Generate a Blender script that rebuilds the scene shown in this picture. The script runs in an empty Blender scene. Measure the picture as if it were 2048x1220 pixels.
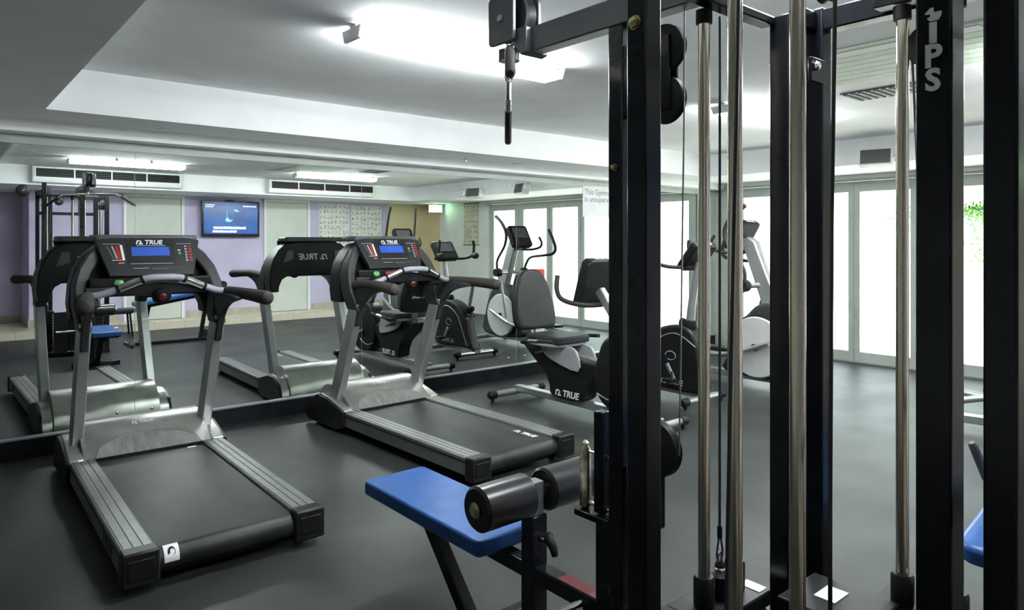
import bpy, bmesh, math, random
from mathutils import Vector, Matrix
random.seed(7)
PI = math.pi
S = bpy.context.scene
COL = S.collection

# ------------------------------------------------------------------ camera, world, exposure
THETA = math.radians(40.24)
cam_d = bpy.data.cameras.new('camera')
cam = bpy.data.objects.new('camera', cam_d); COL.objects.link(cam)
cam.location = (0, 0, 1.4)
cam.rotation_euler = (PI/2, 0, -THETA)
cam_d.sensor_width = 36.0
cam_d.lens = 1393*36/2048
cam_d.shift_y = -127/2048
cam_d.clip_start = 0.02; cam_d.clip_end = 200
S.camera = cam

W = bpy.data.worlds.new('world'); S.world = W; W.use_nodes = True
bgn = W.node_tree.nodes['Background']
bgn.inputs[0].default_value = (0.90, 0.96, 1.0, 1); bgn.inputs[1].default_value = 2.3
sun_d = bpy.data.lights.new('sun', 'SUN'); sun_d.energy = 9; sun_d.angle = 0.01; sun_d.color = (1, .96, .9)
sun = bpy.data.objects.new('sun', sun_d); COL.objects.link(sun)
sun.location = (9, 2, 8)
sun.rotation_euler = Vector((.2, -.12, -.96)).to_track_quat('-Z', 'Y').to_euler()

S.view_settings.view_transform = 'Standard'; S.view_settings.look = 'None'
S.view_settings.exposure = 1.42; S.view_settings.gamma = 1.0
S.view_settings.use_curve_mapping = False
TUBE_E = 30.0      # radiance of the fluorescent diffusers
DOWN_E = 12.0
try:
    S.cycles.use_denoising = True
    S.cycles.max_bounces = 10; S.cycles.diffuse_bounces = 5; S.cycles.glossy_bounces = 5
    S.cycles.transparent_max_bounces = 12
    S.cycles.sample_clamp_indirect = 6
    S.cycles.caustics_reflective = True
except Exception:
    pass

# ------------------------------------------------------------------ materials
MATS = {}
def mat(name, col, rough=.5, metal=0., var=.06, vscale=8., bump=0., bscale=60., spec=.5, emit=None, estr=0., coat=0., stretch=None):
    if name in MATS: return MATS[name]
    m = bpy.data.materials.new(name); m.use_nodes = True
    nt = m.node_tree; N = nt.nodes; L = nt.links
    b = N['Principled BSDF']
    tc = N.new('ShaderNodeTexCoord'); mp = N.new('ShaderNodeMapping'); nz = N.new('ShaderNodeTexNoise')
    if stretch: mp.inputs['Scale'].default_value = stretch
    nz.inputs['Scale'].default_value = vscale; nz.inputs['Detail'].default_value = 4
    L.new(tc.outputs['Object'], mp.inputs[0]); L.new(mp.outputs[0], nz.inputs[0])
    rp = N.new('ShaderNodeValToRGB')
    a = [max(0, c*(1-var*2)) for c in col]; z = [min(1, c*(1+var*2)) for c in col]
    rp.color_ramp.elements[0].position = .3; rp.color_ramp.elements[1].position = .7
    rp.color_ramp.elements[0].color = (*a, 1); rp.color_ramp.elements[1].color = (*z, 1)
    L.new(nz.outputs[0], rp.inputs[0]); L.new(rp.outputs[0], b.inputs['Base Color'])
    b.inputs['Roughness'].default_value = rough; b.inputs['Metallic'].default_value = metal
    b.inputs['Specular IOR Level'].default_value = spec
    b.inputs['Coat Weight'].default_value = coat; b.inputs['Coat Roughness'].default_value = .15
    if bump > 0:
        n2 = N.new('ShaderNodeTexNoise'); n2.inputs['Scale'].default_value = bscale; n2.inputs['Detail'].default_value = 3
        bp = N.new('ShaderNodeBump'); bp.inputs['Strength'].default_value = bump; bp.inputs['Distance'].default_value = .003
        L.new(mp.outputs[0], n2.inputs[0]); L.new(n2.outputs[0], bp.inputs['Height']); L.new(bp.outputs[0], b.inputs['Normal'])
    if emit:
        b.inputs['Emission Color'].default_value = (*emit, 1); b.inputs['Emission Strength'].default_value = estr
    MATS[name] = m
    return m

mat('white_paint', (.87, .885, .885), .75, var=.02, vscale=3, bump=.05, bscale=200)
mat('wall_white', (.70, .73, .70), .7, var=.03, vscale=3)
mat('purple', (.52, .47, .64), .7, var=.04, vscale=2)
mat('cream', (.72, .60, .38), .7, var=.04, vscale=2)
mat('frame_grey', (.42, .46, .42), .45, var=.03)
mat('door_white', (.58, .60, .54), .5, var=.03, vscale=3)
mat('skirt', (.42, .38, .30), .45, var=.06)
mat('tile', (.62, .56, .45), .35, var=.05, vscale=3)
mat('grout', (.35, .32, .27), .8)
mat('black_gloss', (.008, .009, .012), .22, var=.15, spec=.26)
mat('black_plastic', (.009, .0095, .010), .42, var=.12, spec=.26, bump=.08, bscale=300)
mat('black_matte', (.007, .007, .0075), .6, var=.15, spec=.18)
mat('charcoal', (.026, .028, .029), .5, var=.1, spec=.3, bump=.1, bscale=250)
mat('dark_grey', (.06, .064, .066), .45, var=.06)
mat('grey_arm', (.052, .058, .068), .35, var=.08, coat=.2)
mat('foam', (.020, .018, .016), .75, var=.12, bump=.15, bscale=200)
mat('grey_foam', (.26, .27, .30), .55, var=.08)
mat('silver', (.42, .43, .43), .34, .75, var=.06, vscale=5)
mat('silver_hood', (.46, .46, .43), .30, .8, var=.12, vscale=6)
mat('worn_silver', (.25, .25, .235), .5, .55, var=.13, vscale=30, stretch=(1, .3, .2))
mat('rail_grey', (.17, .175, .165), .40, .5, var=.06, vscale=20)
mat('grey_shell', (.34, .35, .36), .42, .2, var=.05)
mat('disc_grey', (.46, .47, .46), .45, .1, var=.04)
mat('chrome', (.75, .73, .68), .10, 1., var=.05)
mat('rod', (.66, .61, .49), .22, 1., var=.03, vscale=3, stretch=(1, 1, .5))
mat('worn_chrome', (.55, .50, .38), .22, 1., var=.25, vscale=40)
mat('blue_vinyl', (.015, .065, .21), .34, spec=.3, var=.10, vscale=14, bump=.05, bscale=120)
mat('blue_dark', (.008, .010, .022), .4, var=.1)
mat('blue_scr', (.02, .06, .30), .3, emit=(.02, .09, .5), estr=.10)
mat('tv_screen', (.01, .05, .2), .25, var=.35, vscale=3, emit=(.008, .07, .27), estr=.35)
mat('tv_white', (.8, .9, 1), .3, emit=(.75, .9, 1), estr=.45)
mat('tv_cyan', (.2, .5, .9), .3, emit=(.15, .45, .85), estr=.4)
mat('white_print', (.75, .76, .76), .5, var=.02)
mat('grey_print', (.40, .41, .43), .5, var=.02)
mat('red', (.30, .012, .012), .35, var=.05)
mat('pad_grey', (.11, .115, .125), .4, .3, var=.08)
mat('roller_vinyl', (.008, .008, .009), .28, var=.1)
mat('grip_grey', (.10, .10, .105), .5, var=.1)
mat('red_dark', (.09, .008, .010), .4, var=.1)
mat('console_face', (.014, .015, .016), .45, var=.1, spec=.28)
mat('orange', (.7, .12, .04), .4)
mat('green', (.05, .25, .045), .35, var=.05)
mat('blue_btn', (.06, .16, .42), .35)
mat('paper', (.72, .73, .66), .7, var=.05, vscale=6)
mat('chart_cream', (.60, .57, .42), .7, var=.06, vscale=6)
mat('ink', (.05, .06, .07), .7)
mat('ink_soft', (.22, .27, .30), .7)
mat('pale_green', (.58, .68, .55), .6, var=.05)
mat('vent_grey', (.09, .095, .095), .6)
mat('brass', (.35, .30, .16), .3, 1.)
mat('cable', (.02, .02, .022), .4)
mat('wire', (.25, .25, .26), .35, .8)
mat('tube_glow', (.9, .9, .9), .5, var=0, emit=(.93, .98, 1.0), estr=TUBE_E)
mat('down_glow', (.9, .9, .8), .5, var=0, emit=(1., .88, .60), estr=DOWN_E)
mat('exit_glow', (.6, .9, .6), .5, var=0, emit=(.55, 1., .62), estr=5.)
mat('paving', (.62, .60, .56), .7, var=.05)
mat('garden_wall', (.72, .72, .70), .8, var=.03)
mat('leaf', (.10, .24, .05), .5, var=.25, vscale=5)
mat('trunk', (.16, .11, .07), .85, var=.2)
mat('mirror', (.80, .845, .815), 0.0, 1., var=0., spec=.5)
MATS['mirror'].node_tree.nodes['Principled BSDF'].inputs['Roughness'].default_value = 0.004

def belt_material(name):
    m = mat(name, (.015, .0165, .0165), .5, var=.35, vscale=3.0, bump=.08, bscale=260, stretch=(1.6, .7, 1), spec=.3)
    return m
belt_material('belt')

def floor_material():
    m = mat('rubber', (.021, .0235, .022), .40, var=.22, vscale=1.6, bump=.22, bscale=140, spec=.26)
    nt = m.node_tree; N = nt.nodes; L = nt.links
    b = N['Principled BSDF']
    old = b.inputs['Base Color'].links[0].from_socket
    tc = N.new('ShaderNodeTexCoord'); v = N.new('ShaderNodeTexVoronoi'); v.inputs['Scale'].default_value = 110
    L.new(tc.outputs['Object'], v.inputs['Vector'])
    r = N.new('ShaderNodeValToRGB'); r.color_ramp.elements[0].position = .0; r.color_ramp.elements[1].position = .16
    r.color_ramp.elements[0].color = (1, 1, 1, 1); r.color_ramp.elements[1].color = (0, 0, 0, 1)
    L.new(v.outputs['Distance'], r.inputs[0])
    mx = N.new('ShaderNodeMixRGB'); mx.inputs[2].default_value = (.12, .125, .125, 1)
    L.new(r.outputs[0], mx.inputs[0]); L.new(old, mx.inputs[1]); L.new(mx.outputs[0], b.inputs['Base Color'])
    n = N.new('ShaderNodeTexNoise'); n.inputs['Scale'].default_value = 2.2; n.inputs['Detail'].default_value = 5
    L.new(tc.outputs['Object'], n.inputs[0])
    mr = N.new('ShaderNodeMapRange'); mr.inputs[3].default_value = .36; mr.inputs[4].default_value = .54
    L.new(n.outputs[0], mr.inputs[0]); L.new(mr.outputs[0], b.inputs['Roughness'])
floor_material()

def glass_material():
    m = bpy.data.materials.new('glass'); m.use_nodes = True
    nt = m.node_tree; N = nt.nodes; L = nt.links
    N.remove(N['Principled BSDF'])
    t = N.new('ShaderNodeBsdfTransparent'); t.inputs[0].default_value = (.93, .97, .95, 1)
    g = N.new('ShaderNodeBsdfGlossy'); g.inputs['Roughness'].default_value = .01
    f = N.new('ShaderNodeFresnel')
    ge = N.new('ShaderNodeNewGeometry'); mr = N.new('ShaderNodeMapRange')
    mr.inputs[3].default_value = 1.45; mr.inputs[4].default_value = 1/1.45      # same coefficient on either face of the pane
    L.new(ge.outputs['Backfacing'], mr.inputs[0]); L.new(mr.outputs[0], f.inputs[0])
    x = N.new('ShaderNodeMixShader')
    L.new(f.outputs[0], x.inputs[0]); L.new(t.outputs[0], x.inputs[1]); L.new(g.outputs[0], x.inputs[2])
    L.new(x.outputs[0], N['Material Output'].inputs[0])
    MATS['glass'] = m
glass_material()

# ------------------------------------------------------------------ mesh building helpers
def V(*a): return Vector(a)
class MB:
    def __init__(s): s.v = []; s.f = []
    def add(s, vs, fs):
        o = len(s.v); s.v += [tuple(p) for p in vs]; s.f += [tuple(i+o for i in f) for f in fs]; return s
    def box(s, x0, x1, y0, y1, z0, z1, M=None):
        vs = [Vector(p) for p in ((x0,y0,z0),(x1,y0,z0),(x1,y1,z0),(x0,y1,z0),(x0,y0,z1),(x1,y0,z1),(x1,y1,z1),(x0,y1,z1))]
        if M: vs = [M @ p for p in vs]
        return s.add(vs, [(0,3,2,1),(4,5,6,7),(0,1,5,4),(1,2,6,5),(2,3,7,6),(3,0,4,7)])
    def bar(s, p0, p1, w, h, up=(0,0,1)):
        """rectangular tube from p0 to p1, w across, h along 'up'"""
        p0 = Vector(p0); p1 = Vector(p1); d = (p1-p0).normalized(); u = Vector(up)
        u = (u - d*u.dot(d)).normalized(); r = d.cross(u)
        vs = [p + r*a*w/2 + u*b*h/2 for p in (p0, p1) for a, b in ((-1,-1),(1,-1),(1,1),(-1,1))]
        return s.add(vs, [(0,3,2,1),(4,5,6,7),(0,1,5,4),(1,2,6,5),(2,3,7,6),(3,0,4,7)])
    def tube(s, pts, r, n=12, caps=True, smooth=0):
        P = [Vector(p) for p in pts]
        R = list(r) if isinstance(r, (list, tuple)) else [r]*len(P)
        if smooth and len(P) > 2:
            Q, RR = [], []
            for i in range(len(P)-1):
                a = P[max(i-1, 0)]; b = P[i]; c = P[i+1]; d = P[min(i+2, len(P)-1)]
                for k in range(smooth):
                    t = k/smooth
                    Q.append(.5*((2*b) + (c-a)*t + (2*a-5*b+4*c-d)*t*t + (3*b-a-3*c+d)*t**3)); RR.append(R[i]*(1-t)+R[i+1]*t)
            Q.append(P[-1]); RR.append(R[-1]); P, R = Q, RR
        vs, fs = [], []
        d0 = (P[1]-P[0]).normalized()
        u = d0.orthogonal().normalized()
        for i, p in enumerate(P):
            d = ((P[min(i+1, len(P)-1)] - P[max(i-1, 0)])).normalized()
            u = (u - d*u.dot(d)).normalized(); w = d.cross(u)
            for k in range(n):
                a = 2*PI*k/n
                vs.append(p + (u*math.cos(a) + w*math.sin(a))*R[i])
        for i in range(len(P)-1):
            for k in range(n):
                fs.append((i*n+k, i*n+(k+1) % n, (i+1)*n+(k+1) % n, (i+1)*n+k))
        if caps:
            fs.append(tuple(range(n-1, -1, -1))); m = (len(P)-1)*n; fs.append(tuple(range(m, m+n)))
        return s.add(vs, fs)
    def cyl(s, p0, p1, r, n=20, r1=None): return s.tube([p0, p1], [r, r if r1 is None else r1], n)
    def lathe(s, prof, O, axis, n=24):
        """prof: list of (radius, distance along axis)"""
        O = Vector(O); d = Vector(axis).normalized(); u = d.orthogonal().normalized(); w = d.cross(u)
        vs, fs = [], []
        for r, h in prof:
            for k in range(n):
                a = 2*PI*k/n; vs.append(O + d*h + (u*math.cos(a)+w*math.sin(a))*max(r, 1e-4))
        for i in range(len(prof)-1):
            for k in range(n):
                fs.append((i*n+k, i*n+(k+1) % n, (i+1)*n+(k+1) % n, (i+1)*n+k))
        fs.append(tuple(range(n-1, -1, -1))); m = (len(prof)-1)*n; fs.append(tuple(range(m, m+n)))
        return s.add(vs, fs)
    def prism(s, poly, axis, a0, a1):
        def pt(p, a):
            return {'x': (a, p[0], p[1]), 'y': (p[0], a, p[1]), 'z': (p[0], p[1], a)}[axis]
        n = len(poly)
        vs = [pt(p, a0) for p in poly] + [pt(p, a1) for p in poly]
        fs = [tuple(range(n-1, -1, -1)), tuple(range(n, 2*n))] + [(i, (i+1) % n, n+(i+1) % n, n+i) for i in range(n)]
        return s.add(vs, fs)
    def slab(s, poly, O, R, U, t):
        """polygon in the plane O,R,U, front face there, thickness t going back along the normal"""
        O = Vector(O); R = Vector(R).normalized(); U = Vector(U).normalized(); N = R.cross(U); n = len(poly)
        vs = [O+R*p[0]+U*p[1] for p in poly] + [O+R*p[0]+U*p[1]-N*t for p in poly]
        fs = [tuple(range(n)), tuple(range(2*n-1, n-1, -1))] + [(i, n+i, n+(i+1) % n, (i+1) % n) for i in range(n)]
        return s.add(vs, fs)
    def build(s, name, m, parent=None, bevel=0., seg=2, smooth=True, ang=38):
        me = bpy.data.meshes.new(name); me.from_pydata(s.v, [], s.f)
        bm = bmesh.new(); bm.from_mesh(me); bmesh.ops.recalc_face_normals(bm, faces=bm.faces); bm.to_mesh(me); bm.free()
        if smooth:
            me.polygons.foreach_set('use_smooth', [True]*len(me.polygons))
            me.set_sharp_from_angle(angle=math.radians(ang))
        me.materials.append(MATS[m])
        o = bpy.data.objects.new(name, me); COL.objects.link(o)
        if parent: o.parent = parent
        if bevel > 0:
            b = o.modifiers.new('bevel', 'BEVEL'); b.width = bevel; b.segments = seg; b.limit_method = 'ANGLE'; b.angle_limit = math.radians(35)
        return o

def rrect(x0, x1, y0, y1, r, n=5):
    out = []
    for cx, cy, a0 in ((x1-r, y1-r, 0), (x0+r, y1-r, 90), (x0+r, y0+r, 180), (x1-r, y0+r, 270)):
        for k in range(n+1):
            a = math.radians(a0 + 90*k/n); out.append((cx+r*math.cos(a), cy+r*math.sin(a)))
    return out
def circle(cx, cy, r, n=24): return [(cx+r*math.cos(2*PI*k/n), cy+r*math.sin(2*PI*k/n)) for k in range(n)]
def smooth_poly(pts, k=4, closed=True):
    n = len(pts); out = []
    for i in range(n):
        a, b, c, d = [Vector((*pts[(i+j) % n], 0)) for j in (-1, 0, 1, 2)]
        for q in range(k):
            t = q/k
            p = .5*((2*b) + (c-a)*t + (2*a-5*b+4*c-d)*t*t + (3*b-a-3*c+d)*t**3); out.append((p.x, p.y))
    return out

def tag(o, label, cat, group=None):
    o['label'] = label; o['category'] = cat
    if group: o['group'] = group
    return o
def thing(name, label, cat, loc=(0,0,0), rotz=0., group=None):
    o = bpy.data.objects.new(name, None); COL.objects.link(o); o.empty_display_size = .1
    o.location = loc; o.rotation_euler = (0, 0, rotz)
    return tag(o, label, cat, group)
def struct(o): o['kind'] = 'structure'; return o
def sempty(name, loc=(0,0,0)):
    o = bpy.data.objects.new(name, None); COL.objects.link(o); o.location = loc; return struct(o)
def copy_tree(o, parent=None):
    c = o.copy(); COL.objects.link(c); c.parent = parent
    for ch in list(o.children): copy_tree(ch, c)
    return c

def text(name, body, size, O, R, U, m, parent=None, lift=.001, ext=.0006, shear=0., bold=0., align='CENTER', spacing=1.):
    cu = bpy.data.curves.new(name, 'FONT'); cu.body = body; cu.size = size; cu.extrude = ext; cu.shear = shear
    cu.offset = bold; cu.align_x = align; cu.align_y = 'CENTER'; cu.space_character = spacing; cu.resolution_u = 3
    o = bpy.data.objects.new(name, cu); COL.objects.link(o)
    dg = bpy.context.evaluated_depsgraph_get()
    me = bpy.data.meshes.new_from_object(o.evaluated_get(dg))
    bpy.data.objects.remove(o); bpy.data.curves.remove(cu)
    R = Vector(R).normalized(); U = Vector(U).normalized(); N = R.cross(U)
    M = Matrix((R, U, N)).transposed().to_4x4(); M.translation = Vector(O) + N*lift
    me.transform(M)
    me.materials.clear(); me.materials.append(MATS[m]); me.name = name
    q = bpy.data.objects.new(name, me); COL.objects.link(q)
    if parent: q.parent = parent
    return q
def logo(parent, size, O, R, U, m='white_print', lift=.001, name='logo'):
    """slanted two-stroke emblem followed by the word TRUE"""
    R = Vector(R).normalized(); U = Vector(U).normalized(); O = Vector(O); N = R.cross(U)
    b = MB(); s = size
    O2 = O + N*(lift+.0006)
    for poly in ([(-1.95,-.32),(-1.80,-.32),(-1.66,.18),(-1.28,.18),(-1.25,.34),(-1.78,.34)],
                 [(-1.62,-.32),(-1.02,-.32),(-.98,-.16),(-1.30,-.16),(-1.16,.02),(-1.12,.18),(-1.27,.18),(-1.34,.04)]):
        b.slab([(x*s, y*s) for x, y in poly], O2, R, U, .0012)
    b.build(name, m, parent, smooth=False)
    return text(name, 'TRUE', size, O + R*size*.42, R, U, m, parent, lift=lift, shear=.2, bold=size*.028)

# ------------------------------------------------------------------ the room
XR = 8.22      # glazed wall
YM = 5.46      # mirror plane
YB = -1.55     # rear wall
XL = -2.6
HC, HS = 2.43, 2.17

struct(MB().box(XL, XR+.12, -1.12, YM+.12, -.1, 0).build('floor', 'rubber', smooth=False))
# raised tiled strip along the rear wall
tf = struct(MB().box(XL, XR+.1, -2.72, -1.12, -.1, .108).build('floor_tiled', 'grout', smooth=False))
me_tile = {}
def tile(x0, x1, y0, y1, z0, z1):
    k = (round(x1-x0, 3), round(y1-y0, 3), round(z1-z0, 3))
    if k not in me_tile:
        o = MB().box(0, k[0], 0, k[1], 0, k[2]).build('tile', 'tile', tf, bevel=.002, seg=1); me_tile[k] = o
    else:
        o = me_tile[k].copy(); COL.objects.link(o); o.parent = tf
    o.location = (x0, y0, z0)
TS = .45
for i in range(24):
    x0 = XL + i*TS
    x1 = min(x0+TS, XR+.09)
    tile(x0+.002, x1-.002, -1.131, -1.1195, .004, .106)          # riser
    tile(x0+.002, x1-.002, -1.12, -1.12+.0, .108, .12) if False else None
    tile(x0+.002, x1-.002, -1.545, -1.131+.012, .106, .12)
    if x0 < 1.2:
        tile(x0+.002, x1-.002, -2.0, -1.549, .106, .12); tile(x0+.002, x1-.002, -2.45, -2.004, .106, .12)

# walls
struct(MB().box(XL, XR+.12, YM+.012, YM+.15, 0, HC+.1).build('wall_front', 'wall_white', smooth=False))
struct(MB().box(XL-.12, XL, -2.7, YM+.15, 0, HC+.1).build('wall_left', 'wall_white', smooth=False))
struct(MB().box(1.2, 7.23, YB-.12, YB, 0, HC+.1).build('wall_back', 'purple', smooth=False))
struct(MB().box(7.23, XR+.12, YB-.12, YB, 0, HC+.1).build('wall_back_cream', 'cream', smooth=False))
struct(MB().box(XL-.12, 1.2, -2.62, -2.5, 0, HC+.1).build('wall_recess', 'purple', smooth=False))
struct(MB().box(1.2, 1.32, -2.62, YB-.12, 0, HC+.1).build('wall_recess_return', 'purple', smooth=False))
struct(MB().box(XR, XR+.12, YB, -1.12, 0, HC+.1).build('wall_right_cream', 'cream', smooth=False))
struct(MB().box(XR, XR+.12, -1.12, .52, 0, HC+.1).build('wall_right', 'wall_white', smooth=False))
struct(MB().box(XR, XR+.12, .52, YM+.012, 2.10, HC+.1).build('wall_right_header', 'white_paint', smooth=False))

# ceiling with dropped edges
ceil = struct(MB().box(XL-.1, XR+.12, -2.7, YM+.15, HC, HC+.12).build('ceiling', 'white_paint', smooth=False))
MB().box(.545, 7.15, 4.84, YM, HS, HC).build('soffit', 'white_paint', ceil, smooth=False)
MB().box(XL, .545, -2.5, YM, HS, HC).build('soffit', 'white_paint', ceil, smooth=False)
MB().box(7.15, XR, YB, YM, HS, HC).build('soffit', 'white_paint', ceil, smooth=False)
MB().box(.545, 7.15, -2.5, -.45, HS, HC).build('soffit', 'white_paint', ceil, smooth=False)
struct(MB().box(XL, XR, 5.30, YM, 2.09, HS).build('trim_1', 'white_paint', smooth=False))

# skirting
struct(MB().box(XL, XR, 5.44, YM+.01, 0, .128).build('baseboard_front', 'black_gloss', smooth=False))
struct(MB().box(XL, XR, 5.432, YM+.005, .128, .138).build('trim_2', 'silver', smooth=False))
sk = sempty('baseboard_back')
for a, b in ((1.2, 2.40), (3.39, 4.65), (5.60, XR)):
    MB().box(a, b, YB, YB+.015, .12, .235).build('skirting_tile', 'skirt', sk, smooth=False)
MB().box(XL, 1.2, -2.5, -2.485, .12, .235).build('skirting_tile', 'skirt', sk, smooth=False)
MB().box(1.185, 1.2, -2.5, YB+.015, .12, .235).build('skirting_tile', 'skirt', sk, smooth=False)

struct(MB().box(XL, XR, YM-.012, YM+.012, 2.03, 2.09).build('trim_6', 'frame_grey', smooth=False))
# mirror in six sheets
mir = thing('wall_mirror', 'full height mirror of joined sheets above the black skirting', 'mirror', (2.8, YM, 0))
PW = 1.77
seams = [XR-PW*k for k in range(0, 7)]
for k in range(6):
    x1 = seams[k]-.0015; x0 = max(seams[k+1], XL)+.0015
    MB().box(x0-2.8, x1-2.8, 0, .010, .139, 2.03).build('mirror_panel', 'mirror', mir, smooth=False)
for k in range(1, 6):
    for dx in (-.11, .11):
        for z in (.21, 1.97):
            MB().lathe([(.011, 0), (.010, .005), (.004, .008)], (seams[k]+dx-2.8, 0, z), (0, -1, 0), 12).build('mirror_screw', 'chrome', mir)
for k in range(1, 6):
    MB().box(seams[k]-2.8-.0013, seams[k]-2.8+.0013, .001, .0102, .139, 2.03).build('mirror_seam', 'grey_print', mir, smooth=False)

# notice on the mirror
sg = thing('wall_notice', 'white paper notice about the gymnasium being unsupervised, stuck on the mirror', 'sign', (6.03, YM-.002, 1.855))
MB().box(-.37, .37, -.0015, 0, -.175, .17).build('sheet', 'white_print', sg, smooth=False)
NR, NU = (1, 0, 0), (0, 0, 1)
for k, t in enumerate(('This Gymnasium', 'is unsupervised')):
    text('lettering', t, .088, (-.345, -.002, .105-.083*k), NR, NU, 'ink_soft', sg, lift=.0002, ext=.0003, align='LEFT', bold=.0006)

# glazed folding doors
leaves = [(.52, 1.37, .64, 1.25), (1.37, 2.175, 1.49, 2.10), (2.175, 2.925, 2.25, 2.85), (2.925, 3.605, 3.0, 3.54), (3.605, 4.35, 3.67, 4.28), (4.35, 5.10, 4.42, 5.03)]
for k, (a, b, g0, g1) in enumerate(leaves):
    d = sempty('door_%d' % (k+1), (XR+.05, (a+b)/2, 0)); c = (a+b)/2
    for p, q in ((a+.003, g0), (g1, b-.003)):
        MB().box(-.025, .025, p-c, q-c, .01, 2.095).build('stile', 'frame_grey', d, bevel=.003, smooth=False)
    MB().box(-.024, .024, g0-c, g1-c, .01, .125).build('bottom_rail', 'frame_grey', d, smooth=False)
    MB().box(-.024, .024, g0-c, g1-c, 1.975, 2.095).build('top_rail', 'frame_grey', d, smooth=False)
    MB().box(-.003, .003, g0-c, g1-c, .125, 1.975).build('pane', 'glass', d, smooth=False)
    MB().cyl((-.034, b-c-.012, .55), (-.034, b-c-.012, .65), .008, 8).build('hinge', 'silver', d)
    MB().cyl((-.034, b-c-.012, 1.55), (-.034, b-c-.012, 1.65), .008, 8).build('hinge', 'silver', d)
jm = sempty('trim_3')
for p, q, dx in ((5.10, 5.17, 0), (5.175, 5.25, .012), (5.255, 5.33, 0), (5.335, YM, .012)):
    MB().box(XR+.0+dx, XR+.1, p, q, 0, 2.1).build('jamb_panel', 'frame_grey', jm, bevel=.003, smooth=False)
struct(MB().box(XR-.012, XR+.01, .45, YM, 2.095, 2.125).build('trim_4', 'frame_grey', smooth=False))
struct(MB().box(XR-.01, XR+.12, .52, 5.1, -.02, .008).build('trim_5', 'silver', smooth=False))

# rear wall doors
for n, (x0, x1) in ((7, (2.44, 3.35)), (8, (4.69, 5.56))):
    d = sempty('door_%d' % n, ((x0+x1)/2, YB, .12)); w = (x1-x0)/2
    for p, q in ((-w, -w+.05), (w-.05, w)):
        MB().box(p, q, 0, .03, 0, 2.045).build('door_frame', 'white_print', d, bevel=.003, smooth=False)
    MB().box(-w+.05, w-.05, 0, .03, 1.995, 2.045).build('door_frame', 'white_print', d, bevel=.003, smooth=False)
    MB().box(-w+.055, w-.055, .002, .018, .012, 1.99).build('door_leaf', 'door_white', d, smooth=False)
    hh = MB(); hh.cyl((w-.12, .018, .95), (w-.12, .06, .95), .011, 10); hh.cyl((w-.12, .055, .95), (w-.23, .055, .95), .009, 10)
    hh.build('door_handle', 'chrome', d)

# ------------------------------------------------------------------ things fixed to ceiling and walls
def fixture(x, y, label):
    t = thing('ceiling_light', label, 'light', (x, y, HC), 0, 'fluorescent ceiling lights')
    MB().box(-.66, .66, -.035, .035, -.030, 0).build('housing', 'white_print', t, bevel=.004)
    MB().prism([(-.055, -.022), (.055, -.022), (.092, -.060), (.080, -.068), (-.080, -.068), (-.092, -.060)], 'x', -.645, .645).build('diffuser', 'tube_glow', t, bevel=.004)
    for s in (-1, 1):
        MB().prism([(-.095, -.015), (.095, -.015), (.07, -.074), (-.07, -.074)], 'x', s*.646, s*.668).build('end_cap', 'white_print', t, bevel=.003)
fixture(2.22, 3.02, 'glowing fluorescent ceiling light above the two treadmills')
fixture(5.20, 2.95, 'glowing fluorescent ceiling light above the exercise bikes')
fixture(2.02, .92, 'glowing fluorescent ceiling light above the multi gym')
fixture(4.88, .95, 'glowing fluorescent ceiling light in front of the wide vent, seen in the mirror')

def downlight(x, y, lab, grp):
    t = thing('downlight', lab, 'light', (x, y, HS), 0, grp)
    MB().lathe([(.042, 0), (.055, 0), (.055, -.006), (.042, -.008)], (0, 0, 0), (0, 0, 1), 24).build('trim_ring', 'white_print', t)
    MB().lathe([(.001, -.004), (.041, -.004), (.041, -.001), (.001, -.001)], (0, 0, 0), (0, 0, 1), 20).build('lamp', 'down_glow', t)
for x, w_ in ((1.27, 'over the treadmill with the crescent patch'), (2.87, 'over the lettered treadmill'), (4.46, 'over the recumbent bike'), (6.06, 'over the elliptical trainer')):
    downlight(x, 5.20, 'small round downlight above the mirror, ' + w_, 'downlights above the mirror')
for x, w_ in ((2.5, 'over the door behind the gym'), (4.0, 'over the television'), (5.45, 'over the door beside the charts'), (6.95, 'over the exercise charts')):
    downlight(x, -1.0, 'small round downlight by the purple wall, ' + w_, 'downlights by the purple wall')

def aircon(x0, x1, label):
    t = thing('air_conditioner', label, 'air conditioner', ((x0+x1)/2, -.45, 2.20), 0, 'ceiling air conditioners'); w = (x1-x0)/2
    MB().prism([(0, -.005), (.10, .0), (.13, .06), (.13, .215), (.06, .229), (0, .229)], 'x', -w, w).build('body', 'white_print', t, bevel=.008)
    MB().box(-w+.03, w-.03, .122, .133, .075, .190).build('grille_recess', 'black_matte', t, smooth=False)
    for k in range(4):
        MB().box(-w+.03, w-.03, .127, .139, .088+k*.028, .092+k*.028).build('louvre', 'vent_grey', t, smooth=False)
    for k in range(5):
        xx = -w+.03 + (2*w-.06)*k/4
        MB().box(xx-.008, xx+.008, .126, .141, .072, .193).build('grille_divider', 'white_print', t, smooth=False)
aircon(1.12, 2.99, 'long white ceiling air conditioner behind the multi gym, seen in the mirror')
aircon(4.32, 6.25, 'long white ceiling air conditioner over the chart covered wall, seen in the mirror')

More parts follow.
